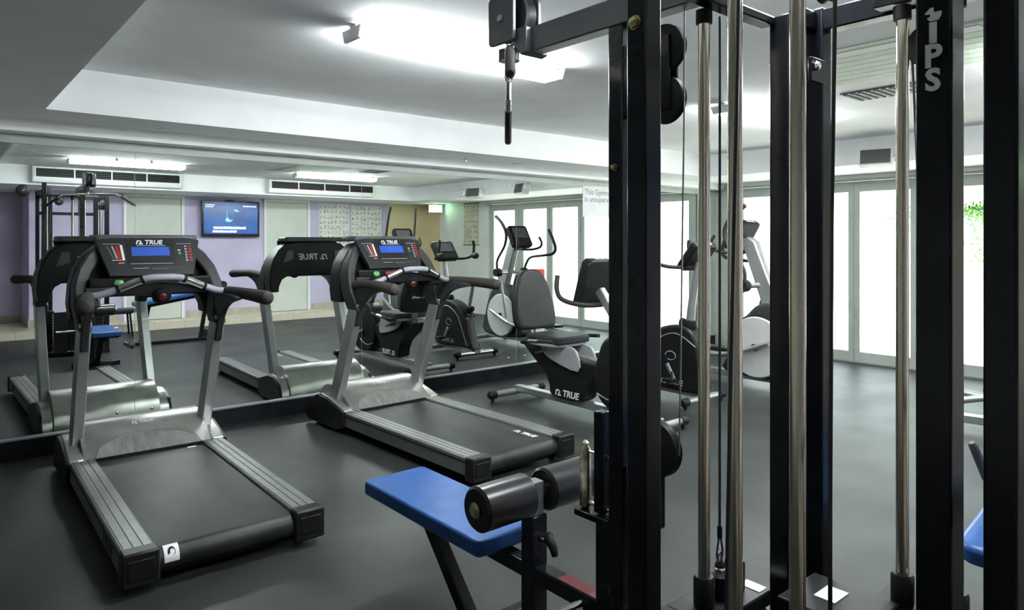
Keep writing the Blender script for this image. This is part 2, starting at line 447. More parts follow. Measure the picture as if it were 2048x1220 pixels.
# television
tv = thing('television', 'flat black television showing a blue picture on the purple wall', 'television', (4.09, YB+.045, 1.79))
MB().prism(rrect(-.49, .49, -.31, .31, .015), 'y', 0, .05).build('casing', 'black_gloss', tv, bevel=.004)
MB().box(-.455, .455, .0485, .0515, -.255, .28).build('screen', 'tv_screen', tv, smooth=False)
g = MB()
def px(a, b, c, d, mm=g): mm.box(-a, -b, .0517, .0525, c, d)     # x runs mirrored for the viewer facing the wall
def rowtext(x0, x1, z, h):
    x = x0
    while x < x1-.012:
        w = random.uniform(.012, .026); g.box(-min(x+w, x1), -x, .0517, .0525, z, z+h*random.uniform(.8, 1)); x += w+.006
# captions are placed so they read in the mirror as seen in the photograph
for (x0, x1, z, h) in ((.28, .44, .225, .022), (.30, .43, .195, .018), (-.43, -.20, .215, .024), (-.25, .31, -.175, .045), (-.09, .31, -.235, .040)):
    rowtext(x0, x1, z, h)
g.build('caption', 'tv_white', tv, smooth=False)
c = MB()
c.slab(smooth_poly([(-.13, .13), (-.10, .16), (-.05, .165), (-.06, .135)]), (0, .0522, 0), (-1, 0, 0), (0, 0, 1), .0006)
c.slab(smooth_poly([(-.10, -.03), (-.085, .01), (-.05, .02), (-.03, -.01), (.03, -.02), (-.02, -.05), (-.06, -.05)]), (0, .0522, 0), (1, 0, 0), (0, 0, 1), .0006)
c.box(-.078, -.070, .0517, .0522, .02, .13)
c.build('picture', 'tv_cyan', tv, smooth=False)
MB().box(-.06, .06, -.045, 0, -.08, .33).build('bracket', 'black_matte', tv, smooth=False)

# exercise charts
def chart(x, y, z, w, h, R, N, label, rows, cols, group=None, mname='paper'):
    t = thing('exercise_chart', label, 'poster', (x, y, z), 0, group)
    R = Vector(R); N = Vector(N); U = V(0, 0, 1)
    MB().slab([(-w/2, -h/2), (w/2, -h/2), (w/2, h/2), (-w/2, h/2)], N*.006, R, U, .005).build('board', mname, t, smooth=False)
    for nm, mm in (('figures', 'ink'), ('drawings', 'ink_soft')):
        b = MB()
        for i in range(cols):
            for j in range(rows):
                cx = -w/2 + w*(i+.5)/cols; cy = -h/2 + h*(j+.5)/rows
                for q in range(3):
                    ax = cx + random.uniform(-.3, .3)*w/cols; ay = cy + random.uniform(-.3, .3)*h/rows; s_ = random.uniform(.004, .011)
                    p = [(ax+s_*math.cos(a)*random.uniform(.5, 1.3), ay+1.4*s_*math.sin(a)*random.uniform(.5, 1.3)) for a in (0, 1.2, 2.4, 3.7, 5.0)]
                    b.slab(p, N*.0068, R, U, .0006)
        o = b.build(nm, mm, t, smooth=False); o['kind'] = 'stuff'
    return t
chart(6.06, YB, 1.62, .62, 1.0, (-1, 0, 0), (0, 1, 0), 'white exercise chart covered in tiny figures next to the white door, seen in the mirror', 10, 8)
chart(6.75, YB, 1.60, .66, 1.0, (-1, 0, 0), (0, 1, 0), 'greenish exercise chart of tiny figures next to the cream wall, seen in the mirror', 10, 8)
t = chart(XR, -.03, 1.74, .48, .80, (0, -1, 0), (-1, 0, 0), 'narrow dark edged exercise chart beside the glass doors, seen in the mirror', 8, 5, None, 'chart_cream')
MB().box(-.011, 0, -.25, .25, .40, .415).build('hanging_rod', 'black_matte', t, smooth=False)
MB().box(-.011, 0, -.25, .25, -.415, -.40).build('hanging_rod', 'black_matte', t, smooth=False)

# exit light
t = thing('exit_light', 'small lit green exit light box under the ceiling by the cream wall', 'light', (8.02, -.98, 1.99))
MB().box(-.13, .13, -.05, .05, 0, .16).build('casing', 'white_print', t, bevel=.006)
MB().box(-.12, .12, .0495, .053, .01, .15).build('lens', 'exit_glow', t, smooth=False)
MB().box(-.134, -.1295, -.04, .04, .01, .15).build('lens', 'exit_glow', t, smooth=False)
MB().box(-.02, .02, -.02, .02, .16, .18).build('mount', 'white_print', t, smooth=False)

# speakers on the dropped edge near the doors
def speaker(y, yaw, label):
    t = thing('loudspeaker', label, 'speaker', (7.02, y, 2.20), yaw, 'white wall speakers')
    M = Matrix.Rotation(math.radians(12), 4, 'Y')
    b = MB(); b.box(-.06, .06, -.145, .145, -.075, .085, M); b.build('cabinet', 'white_print', t, bevel=.008)
    b = MB(); b.box(-.067, -.058, -.13, .13, -.065, .072, M); b.build('grille', 'dark_grey', t, bevel=.004)
    b = MB(); b.tube([(.0, -.15, 0), (.06, -.16, .02), (.10, -.05, .1), (.13, 0, .12)], .006, 8, smooth=4); b.build('bracket', 'white_print', t)
    b = MB(); b.cyl((.05, 0, .07), (.13, 0, .10), .012, 8); b.build('mount', 'white_print', t)
speaker(2.86, .25, 'white wall speaker with grey grille above the glass doors')
speaker(1.66, -.3, 'white wall speaker beside a round spotlight, seen in the mirror')
t = thing('spotlight', 'small round white spotlight beside the wall speaker, seen in the mirror', 'light', (7.02, 1.30, 2.24))
MB().lathe([(.02, -.05), (.05, -.03), (.06, .03), (.055, .06)], (0, 0, 0), (-1, .5, -.4), 20).build('shade', 'white_print', t)
MB().lathe([(.001, .050), (.05, .050), (.05, .0595), (.001, .0595)], (0, 0, 0), (-1, .5, -.4), 20).build('lamp', 'down_glow', t)
MB().cyl((0, 0, 0), (.13, 0, .06), .01, 8).build('arm', 'white_print', t)

t = thing('sprinkler_head', 'tiny metal sprinkler head under the dropped ceiling over the mirror', 'sprinkler', (3.78, 5.12, HS))
MB().cyl((0, 0, 0), (0, 0, -.022), .009, 10).build('pipe', 'chrome', t)
MB().lathe([(.004, -.022), (.016, -.034), (.016, -.037), (.004, -.038)], (0, 0, 0), (0, 0, 1), 14).build('deflector', 'chrome', t)
# ceiling vents
t = thing('ceiling_vent', 'dark grey rectangular ceiling vent between the posts of the gym', 'vent', (5.03, 1.95, HC))
MB().box(-.155, .155, -.28, .28, -.012, 0).build('frame', 'dark_grey', t, bevel=.003)
for k in range(11):
    y = -.25+k*.05
    MB().box(-.14, .14, y-.012, y+.012, -.018, -.012).build('slat', 'vent_grey', t, smooth=False)
t = thing('ceiling_panel', 'wide pale green slatted ceiling panel beside the dark vent', 'vent', (4.17, 1.58, HC))
MB().box(-.42, .42, -.55, .55, -.010, 0).build('frame', 'pale_green', t, bevel=.003)
for k in range(7):
    x = -.33+k*.11
    MB().box(x-.051, x+.051, -.50, .50, -.013, -.010).build('slat', 'pale_green' if k else 'grey_print', t, smooth=False)

# ------------------------------------------------------------------ treadmill
def treadmill(label, loc, rz, belt_mark):
    t = thing('treadmill', label, 'treadmill', loc, math.radians(rz), 'treadmills facing the mirror')
    MB().box(-.30, .30, -.97, .60, .028, .085).build('deck', 'black_matte', t, smooth=False)
    # belt: closed loop round the rear roller
    pr = []
    r, zc, yr = .052, .098, -.975
    for k in range(9):
        a = PI/2 + PI*k/8; pr.append((yr + r*math.cos(a), zc + r*math.sin(a)))
    prof = [(.50, .150)] + pr + [(.50, .046)]
    belt = MB().prism(prof, 'x', -.283, .283).build('belt', 'belt', t)
    if belt_mark == 'crescent':
        mk = [(yr + (r+.0012)*math.cos(a), zc + (r+.0012)*math.sin(a)) for a in [math.radians(100+12*k) for k in range(8)]]
        m2 = [(yr + (r-.001)*math.cos(a), zc + (r-.001)*math.sin(a)) for a in [math.radians(100+12*k) for k in range(7, -1, -1)]]
        MB().prism(mk+m2, 'x', -.262, -.205).build('belt_mark', 'white_print', belt)
        q1 = [(.015*math.cos(a), .021*math.sin(a)) for a in [math.radians(-60+30*k) for k in range(10)]]
        q2 = [(.004+.009*math.cos(a), .013*math.sin(a)) for a in [math.radians(200-30*k) for k in range(9)]]
        MB().slab(q1+q2, (-.234, yr-.0525*math.cos(math.radians(38))-.0008, zc+.0535*math.sin(math.radians(38))+.0008), (1, 0, 0), (0, math.sin(math.radians(38)), math.cos(math.radians(38))), .003).build('belt_mark', 'black_matte', belt, smooth=False)
        MB().box(.19, .24, .40, .425, .150, .1512).build('belt_tag', 'white_print', belt, smooth=False)
    else:
        logo(belt, .055, (.215, -.80, .150), (0, -1, 0), (1, 0, 0), name='belt_logo')
    for s in (-1, 1):
        b = MB(); xa, xb = (.287, .412) if s > 0 else (-.412, -.287)
        b.box(xa, xb, -.985, .47, .055, .163)
        rail = b.build('side_rail', 'rail_grey', t, bevel=.008)
        for q in range(3):
            xx = s*(.313+q*.036)
            MB().box(xx-.015, xx+.015, -.98, .465, .155, .1660).build('tread_strip', 'rail_grey', rail, bevel=.0015, seg=1)
        MB().box(s*.4115-.002, s*.4115+.002, -.98, .465, .132, .140).build('trim_line', 'black_matte', rail, smooth=False)
        b = MB(); b.box(*(sorted((s*.280, s*.420))), -1.045, -.965, .030, .170)
        cap = b.build('end_cap', 'black_plastic', t, bevel=.010)
        MB().box(*sorted((s*.30, s*.40)), -1.049, -1.040, .06, .14).build('cap_inset', 'black_matte', cap, bevel=.004)
        MB().cyl((s*.35, -.90, 0), (s*.35, -.90, .056), .022, 12).build('foot', 'black_matte', t)
        MB().cyl((s*.36, .90, 0), (s*.36, .90, .08), .025, 12).build('foot', 'black_matte', t)
        # shoulders of the motor cover
        MB().prism([(.452, .172), (.55, .200), (.70, .235), (.82, .245), (.93, .21), (1.0, .13), (1.01, .055), (.452, .055)], 'x', s*.345, s*.415).build('cover_shoulder', 'silver_hood', t, bevel=.006)
        MB().prism([(.44, .165), (.70, .228), (.85, .235), (.97, .18), (1.03, .06), (1.0, .022), (.55, .022), (.45, .05)], 'x', s*.410, s*.432).build('side_cover', 'black_plastic', t, bevel=.005)
        # upright
        b = MB(); y0, z0, y1, z1 = .70, .17, .3735, .95
        d = .062
        b.prism([(y0-d, z0), (y0+d, z0), (y1+d, z1), (y1-d, z1)], 'x', s*.325, s*.385)
        b.build('upright', 'silver', t, bevel=.006)
        MB().prism([(y1-.04, 1.03), (y1+.02, .92), (y1+.09, .78), (y1+.075, .70), (y1+.13, .70), (y1-.0, 1.03)], 'x', s*.35, s*.425) if False else None
        # flared bracket from the handrail down the upright
        MB().prism(smooth_poly([(.34, 1.08), (.05, 1.09), (-.03, 1.07), (.12, 1.04), (.21, 1.005), (.275, .95), (.325, .87), (.355, .80), (.385, .80), (.39, .95)], 3), 'x', s*.336, s*.374).build('bracket', 'charcoal', t, bevel=.006)
        # handrail with a rounded foam end
        MB().tube([(s*.356, .44, 1.075), (s*.362, .22, 1.10), (s*.398, -.02, 1.098), (s*.432, -.23, 1.088), (s*.437, -.262, 1.086), (s*.439, -.277, 1.085)], [.030, .031, .034, .040, .034, .018], 16, smooth=3).build('handrail', 'foam', t)
    # motor cover
    hood = [(.452, .160), (.50, .192), (.56, .232), (.62, .268), (.69, .297), (.76, .310), (.84, .306), (.91, .280), (.965, .235), (1.005, .165), (1.025, .10), (1.03, .045), (.452, .045)]
    hd = MB().prism(hood, 'x', -.345, .345).build('motor_cover', 'silver_hood', t, bevel=.004, ang=50)
    path = hood[:6]; L = [0]
    for i in range(5): L.append(L[-1] + math.dist(path[i], path[i+1]))
    def on(s_):
        for i in range(5):
            if s_ <= L[i+1] or i == 4:
                q = (s_-L[i])/(L[i+1]-L[i]); a, b_ = path[i], path[i+1]
                nx, nz = -(b_[1]-a[1]), (b_[0]-a[0]); nn = math.hypot(nx, nz)
                return (a[0]+(b_[0]-a[0])*q+nx/nn*.004, a[1]+(b_[1]-a[1])*q+nz/nn*.004)
    b = MB(); nu, nv = 28, 6; vs = []
    for i in range(nu+1):
        u = -1 + 2*i/nu; h = .155*math.sqrt(max(0, 1-u*u))
        for j in range(nv+1):
            y, z = on(h*j/nv + .002); vs.append((u*.285, y, z))
    b.add(vs, [(i*(nv+1)+j, (i+1)*(nv+1)+j, (i+1)*(nv+1)+j+1, i*(nv+1)+j+1) for i in range(nu) for j in range(nv)])
    b.build('cover_arch', 'worn_silver', hd)
    b = MB(); pts = []
    for i in range(nu+1):
        u = -1 + 2*i/nu; h = .155*math.sqrt(max(0, 1-u*u)); y, z = on(h+.002); pts.append((u*.285, y, z))
    b.tube(pts, .004, 6); b.build('arch_edge', 'silver', hd)
    logo(hd, .034, (0, .66, .2895), (1, 0, 0), (0, .89, .45), 'white_print', lift=.003, name='cover_logo')
    MB().box(-.29, .29, .440, .455, .148, .166).build('cover_gap', 'black_matte', t, smooth=False)
    # console housing (arched frame) and its soft grey top
    half = [(.395, .95), (.408, 1.04), (.400, 1.15), (.375, 1.245), (.328, 1.325), (.265, 1.380), (.17, 1.40)]
    inner = [(.325, .95), (.322, 1.0), (.295, 1.06), (.23, 1.10), (.12, 1.115)]
    outline = half + [(-x, z) for x, z in reversed(half)] + [(-x, z) for x, z in inner] + [(x, z) for x, z in reversed(inner)]
    hs = MB().prism(outline, 'y', .555, .70).build('console_housing', 'black_plastic', t, bevel=.012, seg=3)
    # front shoulder arcs, charcoal, as the user sees them
    for s in (-1, 1):
        sec = [(.385, .90, .322, .90, .300, .46), (.390, .96, .318, .955, .345, .50), (.402, 1.04, .335, 1.04, .385, .53), (.396, 1.155, .333, 1.14, .43, .56),
               (.368, 1.25, .305, 1.22, .47, .58), (.318, 1.33, .262, 1.285, .505, .59), (.255, 1.388, .210, 1.330, .535, .60)]
        am = MB(); vs = []
        for xo, zo, xi, zi, ya, yb in sec: vs += [(s*xo, ya, zo), (s*xi, ya, zi), (s*xi, yb, zi), (s*xo, yb, zo)]
        fs = [(k*4+q, k*4+(q+1) % 4, k*4+4+(q+1) % 4, k*4+4+q) for k in range(len(sec)-1) for q in range(4)] + [(0, 1, 2, 3), tuple(len(sec)*4-4+q for q in (3, 2, 1, 0))]
        am.add(vs, fs); am.build('console_arm', 'charcoal', t, bevel=.012, seg=3, ang=50)
        MB().box(*sorted((s*.17, s*.345)), .40, .555, 1.10, 1.14).build('side_shelf', 'charcoal', t, bevel=.006)
        MB().prism([(s*.20, 1.24), (s*.29, 1.21), (s*.25, 1.32), (s*.20, 1.32)], 'y', .698, .703).build('housing_window', 'dark_grey', hs, smooth=False)
    MB().prism(rrect(-.285, .285, .54, .75, .03), 'z', 1.400, 1.440).build('top_tray', 'grey_foam' if False else 'dark_grey', t, bevel=.014, seg=3)
    # console face
    al = math.radians(29); R = V(1, 0, 0); U = V(0, math.sin(al), math.cos(al)); O = V(0, .405, 1.200); N = R.cross(U)
    KY = .92
    poly = [(x, y*KY) for x, y in [(-.225, 0), (.225, 0), (.285, .262), (.20, .278), (-.20, .278), (-.285, .262)]]
    cs = MB().slab(poly, O, R, U, .04).build('console', 'console_face', t, bevel=.006)
    def patch(nm, x0, x1, y0, y1, m, l=.0015, sk=0.):
        return MB().slab([(x0, y0*KY), (x1, y0*KY), (x1+sk, y1*KY), (x0+sk, y1*KY)], O+N*l, R, U, .003).build(nm, m, cs, smooth=False)
    patch('bezel', -.125, .135, .075, .268, 'black_plastic')
    patch('display', -.100, .105, .142, .207, 'blue_scr', .0030)
    patch('display_edge', -.112, .118, .084, .087, 'grey_print', .0030)
    logo(cs, .040, O+U*.240*KY+V(.005, 0, 0)+N*.0015, R, U, name='console_logo')
    for q in range(1): patch('printed_line', -.07, .085, .216, .219, 'grey_print', .0031)
    patch('printed_line', -.245, -.155, .228, .231, 'grey_print')
    patch('printed_graphic', -.200, -.190, .125, .215, 'dark_grey', sk=-.03)
    patch('printed_graphic', -.183, -.175, .125, .215, 'grey_print', sk=-.02)
    patch('printed_graphic', -.173, -.155, .120, .218, 'red', sk=-.012)
    patch('printed_graphic', -.151, -.138, .115, .222, 'white_print', sk=-.008)
    patch('printed_line', -.205, -.140, .112, .115, 'white_print')
    patch('printed_mark', -.175, -.145, .088, .097, 'orange', sk=.004)
    patch('printed_line', .15, .235, .230, .233, 'grey_print')
    for j in range(6):
        patch('button', .213, .232, .100+.021*j, .113+.021*j, 'red')
        patch('button', .193, .203, .101+.021*j, .112+.021*j, 'grey_print')
    patch('button', .152, .168, .180, .186, 'white_print'); patch('button', .155, .168, .150, .170, 'green')
    patch('printed_line', -.10, -.02, .052, .0545, 'grey_print'); patch('printed_line', .0, .09, .045, .052, 'dark_grey'); patch('printed_line', .10, .19, .055, .0575, 'dark_grey')
    # tray under the console
    MB().prism([(.395, 1.19), (.56, 1.19), (.56, 1.08), (.46, 1.08), (.40, 1.14)], 'x', -.325, .325).build('lower_tray', 'black_plastic', t, bevel=.008)
    MB().lathe([(.026, 0), (.024, .008), (.015, .011)], (-.18, .400, 1.162), (0, -1, .35), 20).build('start_button', 'green', t)
    MB().slab(rrect(-.05, .05, -.012, .012, .01), (-.06, .385, 1.165), (1, 0, 0), (0, .05, 1), .004).build('tray_label', 'red', t, smooth=False)
    MB().lathe([(.026, 0), (.024, .008), (.015, .011)], (.16, .400, 1.162), (0, -1, .35), 20).build('fan_button', 'blue_btn', t)
    # pulse grip bar
    path = [(-.36, .22, 1.105), (-.30, .205, 1.112), (-.22, .185, 1.142), (-.10, .155, 1.192), (0, .145, 1.200), (.10, .155, 1.192), (.22, .185, 1.142), (.30, .205, 1.112), (.36, .22, 1.105)]
    gb = MB().tube(path, .019, 14, smooth=4).build('grip_bar', 'grey_foam', t)
    for s in (-1, 1):
        MB().cyl((s*.215, .186, 1.144), (s*.112, .158, 1.187), .0215, 14).build('pulse_grip', 'chrome', gb)
        MB().cyl((s*.228, .190, 1.139), (s*.214, .186, 1.1445), .0235, 14).build('collar', 'black_matte', gb)
        MB().cyl((s*.114, .1585, 1.186), (s*.100, .155, 1.192), .0235, 14).build('collar', 'black_matte', gb)
    MB().prism([(-.28, 1.105), (.28, 1.105), (.22, 1.14), (0, 1.175), (-.22, 1.14)], 'y', .205, .43).build('grip_bar_cowl', 'black_plastic', t, bevel=.006)
    MB().lathe([(.050, 0), (.050, .02), (.03, .035)], (.0, .215, 1.100), (0, -1, -.7), 20).build('stop_base', 'black_matte', t)
    MB().lathe([(.022, 0), (.024, .014), (.018, .022), (.005, .024)], (.0, .190, 1.092), (0, -1, -.4), 20).build('stop_knob', 'red_dark', t)
    # maker's name on the back of the housing and on the outer rail
    logo(hs, .075, (-.02, .70, 1.26), (-1, 0, 0), (0, 0, 1), 'grey_print', lift=.003, name='housing_logo')
    if belt_mark == 'crescent': text('rail_lettering', 'TRUE', .075, (-.413, -.70, .100), (0, -1, 0), (0, 0, 1), 'black_matte', t, lift=.0015, shear=.2, spacing=1.4)
    return t
treadmill('grey treadmill with a white crescent patch on its belt, next to the blue seat', (1.03, 4.09, 0), -1.0, 'crescent')
treadmill('grey treadmill with white lettering across its belt, next to the recumbent bike', (2.755, 4.19, 0), 1.6, 'word')

# ------------------------------------------------------------------ recumbent bike
def stabilizer(t, y, hw, m='silver', z=.06, r=.028, wheels=False):
    s_ = MB().cyl((-hw, y, z), (hw, y, z), r, 16).build('stabilizer', m, t)
    for s in (-1, 1):
        MB().tube([(s*(hw-.01), y, z), (s*(hw+.05), y, z), (s*(hw+.065), y, z)], [r+.008, r+.008, r-.004], 16).build('foot_cap', 'black_plastic', s_)
        MB().cyl((s*(hw+.02), y, 0), (s*(hw+.02), y, z-.01), .014, 10).build('foot', 'black_matte', s_)

def pedals(t, y, z, x0, cr=.15, ang=.6):
    for s in (-1, 1):
        a = ang if s > 0 else ang+PI
        ex, ez = y + cr*math.cos(a), z + cr*math.sin(a)
        c_ = MB().bar((s*(x0+.015), y, z), (s*(x0+.02), ex, ez), .018, .03, up=(0, -math.sin(a), math.cos(a))).build('crank', 'silver', t, bevel=.003)
        MB().box(s*(x0+.08)-.045, s*(x0+.08)+.045, ex-.05, ex+.05, ez-.014, ez+.014).build('pedal', 'black_plastic', c_, bevel=.005)
        MB().tube([(s*(x0+.08)-.03, ex-.05, ez+.01), (s*(x0+.08)-.02, ex-.04, ez+.06), (s*(x0+.08)+.02, ex+.0, ez+.07), (s*(x0+.08)+.04, ex+.02, ez+.01)], .006, 6, smooth=3).build('strap', 'charcoal', c_)

def recumbent(loc, rz):
    t = thing('recumbent_bike', 'recumbent exercise bike with tall black padded backrest beside the treadmill', 'exercise bike', loc, math.radians(rz))
    stabilizer(t, .80, .26); stabilizer(t, -.80, .24)
    MB().box(-.035, .035, -.80, .80, .062, .118).build('main_beam', 'silver', t, bevel=.006)
    # pedestal
    pd = MB().prism(smooth_poly([(-.06, .118), (.26, .118), (.30, .20), (.36, .30), (.50, .405), (.62, .50), (.60, .53), (.10, .445), (-.28, .425), (-.22, .36), (-.12, .24)], 3), 'x', -.075, .075).build('pedestal', 'black_plastic', t, bevel=.012)
    logo(pd, .075, (-.0755, .08, .155), (0, -1, 0), (0, 0, 1), lift=.003, name='pedestal_logo')
    logo(pd, .075, (.0755, .10, .155), (0, 1, 0), (0, 0, 1), lift=.003, name='pedestal_logo')
    # sliding rail and seat carriage
    MB().bar((0, -.30, .425), (0, .64, .545), .09, .045).build('seat_rail', 'rail_grey', t, bevel=.006)
    for s in (-1, 1):
        MB().prism(smooth_poly([(-.06, .36), (.25, .42), (.36, .49), (.36, .56), (.10, .56), (-.04, .52)], 3), 'x', s*.085, s*.105).build('side_shield', 'grey_shell', t, bevel=.006)
    seat = MB().prism(smooth_poly([(-.19, .10), (-.20, .35), (-.19, .46), (0, .48), (.19, .46), (.20, .35), (.19, .10), (.10, .06), (-.10, .06)], 3), 'z', .565, .625).build('seat', 'charcoal', t, bevel=.022, seg=3)
    MB().prism(smooth_poly([(-.18, .12), (-.18, .45), (0, .47), (.18, .45), (.18, .12), (0, .08)], 3), 'z', .54, .567).build('seat_base', 'grey_shell', t, bevel=.006)
    # backrest: padded front, hard shell behind
    R, U = V(1, 0, 0), V(0, .20, .98)
    poly = smooth_poly([(-.205, .0), (-.215, .14), (-.185, .32), (-.125, .45), (-.05, .485), (.05, .485), (.125, .45), (.185, .32), (.215, .14), (.205, .0), (.12, -.03), (-.12, -.03)], 3)
    bk = MB().slab(poly, (0, .50, .68), R, U, .075).build('backrest', 'charcoal', t, bevel=.026, seg=4)
    MB().slab([(x*.94, y*.97) for x, y in poly], (0, .585, .67), R, U, .025).build('backrest_shell', 'black_plastic', bk, bevel=.008)
    logo(bk, .070, V(0, .612, .67)+U*.15, (-1, 0, 0), U, lift=.004, name='backrest_logo')
    MB().bar((0, .50, .55), (0, .60, .85), .07, .03, up=(0, 1, -.3)).build('backrest_post', 'silver', t, bevel=.004)
    for s in (-1, 1):
        sh = MB().tube([(s*.10, .42, .555), (s*.26, .42, .56), (s*.285, .36, .58), (s*.285, .12, .60), (s*.27, .06, .605)], .016, 10, smooth=3).build('seat_handle', 'foam', t)
        MB().cyl((s*.285, .20, .594), (s*.285, .32, .584), .0185, 12).build('pulse_grip', 'chrome', sh)
        MB().cyl((s*.09, .30, .50), (s*.24, .30, .48), .012, 10).build('adjust_lever', 'chrome', t)
    # drive housing
    MB().prism(smooth_poly([(-.24, .50), (-.20, .36), (-.26, .18), (-.40, .11), (-.66, .118), (-.74, .26), (-.72, .46), (-.62, .62), (-.46, .70), (-.31, .64)], 3), 'x', -.085, .085).build('drive_housing', 'black_plastic', t, bevel=.03, seg=3)
    MB().tube([(-.088, -.26, .22), (-.090, -.40, .19), (-.088, -.56, .25), (-.086, -.66, .40)], .006, 6, smooth=4).build('trim_strip', 'silver', t)
    pedals(t, -.46, .36, .095, .16, .4)
    # mast, console, handlebars
    MB().bar((0, -.52, .62), (0, -.20, 1.02), .055, .075, up=(0, -1, .6)).build('console_mast', 'silver', t, bevel=.012, seg=3)
    R, U = V(-1, 0, 0), V(0, -.26, .966); O = V(0, -.10, 1.09); N = R.cross(U)
    cp = [(-.165, -.19), (.165, -.19), (.150, .16), (.11, .19), (-.11, .19), (-.150, .16)]
    cs = MB().slab(cp, O, R, U, .085).build('console', 'black_plastic', t, bevel=.015, seg=3)
    MB().slab([(-.11, -.02), (.11, -.02), (.11, .10), (-.11, .10)], O+N*.002, R, U, .003).build('display', 'dark_grey', cs, smooth=False)
    text('console_lettering', 'TRUE', .05, O+U*.190-N*.05, -R, N, 'white_print', cs, lift=.003, shear=.2, bold=.001)
    MB().tube([(-.25, .02, 1.13), (-.275, .0, 1.02), (-.255, -.04, .945), (-.16, -.15, .905), (0, -.20, .90), (.16, -.15, .905), (.255, -.04, .945), (.275, 0, 1.02), (.25, .02, 1.13)], .019, 12, smooth=4).build('handlebar', 'foam', t)
    MB().tube([(.06, .50, .55), (.20, .42, .42), (.17, .1, .36), (.09, -.2, .35)], .005, 6, smooth=4).build('sensor_wire', 'cable', t)
    return t
recumbent((4.08, 3.95, 0), 0)

# ------------------------------------------------------------------ upright bike
def upright_bike(loc, rz):
    t = thing('upright_bike', 'upright exercise bike with black drive cover between recumbent bike and elliptical', 'exercise bike', loc, math.radians(rz))
    stabilizer(t, .36, .26, 'chrome'); stabilizer(t, -.38, .24, 'silver')
    MB().box(-.035, .035, -.40, .40, .062, .11).build('main_beam', 'silver', t, bevel=.006)
    pf = smooth_poly([(-.36, .10), (.18, .11), (.34, .12), (.27, .22), (.22, .36), (.19, .50), (.10, .60), (-.08, .665), (-.24, .66), (-.34, .58), (-.38, .40), (-.40, .20)], 3)
    bd = MB().prism(pf, 'x', -.085, .085).build('drive_cover', 'black_plastic', t, bevel=.022, seg=3)
    for s in (-1, 1):
        MB().tube([(s*.087, -.36, .50), (s*.090, -.15, .60), (s*.090, .08, .50), (s*.089, .20, .30), (s*.088, .28, .14)], .006, 6, smooth=4).build('trim_strip', 'silver', bd)
        R = (0, 1, 0) if s > 0 else (0, -1, 0)
        logo(bd, .065, (s*.085, -.12, .17), R, (0, 0, 1), 'grey_print', lift=.003, name='cover_logo')
        em = MB(); em.tube([(s*.088, -.10+.055*math.cos(2*PI*k/20), .40+.038*math.sin(2*PI*k/20)) for k in range(18)], .0035, 6); em.build('emblem', 'grey_print', bd)
    pedals(t, -.08, .33, .095, .15, 1.0)
    # seat
    MB().prism([(.10, .50), (.28, .46), (.34, .14), (.42, .11), (.36, .08), (.20, .10)], 'x', -.05, .05).build('seat_support', 'dark_grey', t, bevel=.02, seg=3)
    MB().cyl((0, .19, .50), (0, .29, .86), .024, 16).build('seat_post', 'silver', t)
    MB().lathe([(.040, -.03), (.044, 0), (.040, .05)], (0, .205, .555), (0, .27, .96), 16).build('seat_clamp', 'black_plastic', t)
    MB().lathe([(.03, 0), (.035, .03), (.015, .05)], (0, .25, .58), (0, 1, 0), 12).build('seat_knob', 'black_matte', t)
    sd = MB().prism(smooth_poly([(-.13, .42), (-.05, .45), (.05, .45), (.13, .42), (.14, .34), (.07, .24), (.035, .13), (0, .11), (-.035, .13), (-.07, .24), (-.14, .34)], 3), 'z', .865, .925).build('saddle', 'charcoal', t, bevel=.022, seg=3)
    # mast, console, bars
    MB().lathe([(.055, 0), (.062, .03), (.05, .09)], (0, -.24, .63), (0, -.12, 1), 18).build('mast_collar', 'black_plastic', t)
    MB().lathe([(.028, 0), (.036, .02), (.036, .04), (.01, .05)], (0, -.19, .69), (0, 1, .15), 14).build('mast_knob', 'black_matte', t)
    MB().tube([(0, -.24, .63), (0, -.27, .90), (0, -.33, 1.22)], [.042, .036, .032], 16, smooth=4).build('mast', 'silver', t)
    R, U = V(-1, 0, 0), V(0, -.62, .785); O = V(0, -.28, 1.29); N = R.cross(U)
    cs = MB().slab(rrect(-.155, .155, -.13, .15, .035), O, R, U, .075).build('console', 'black_plastic', t, bevel=.014, seg=3)
    MB().slab([(-.11, -.02), (.11, -.02), (.11, .11), (-.11, .11)], O+N*.002, R, U, .003).build('display', 'dark_grey', cs, smooth=False)
    text('console_lettering', 'TRUE', .06, O+U*.15-N*.04, -R, N, 'white_print', cs, lift=.003, shear=.2, bold=.001)
    for s in (-1, 1):
        MB().tube([(0, -.30, 1.185), (s*.16, -.25, 1.18), (s*.24, -.16, 1.19), (s*.265, -.07, 1.23), (s*.265, -.04, 1.34), (s*.255, -.05, 1.41)], .017, 12, smooth=4).build('handlebar', 'foam', t)
        MB().lathe([(.001, -.05), (.035, -.04), (.042, 0), (.035, .04), (.001, .05)], (s*.265, -.02, 1.22), (0, 1, -.1), 16).build('elbow_grip', 'foam', t)
    return t
upright_bike((5.10, 3.87, 0), 0)

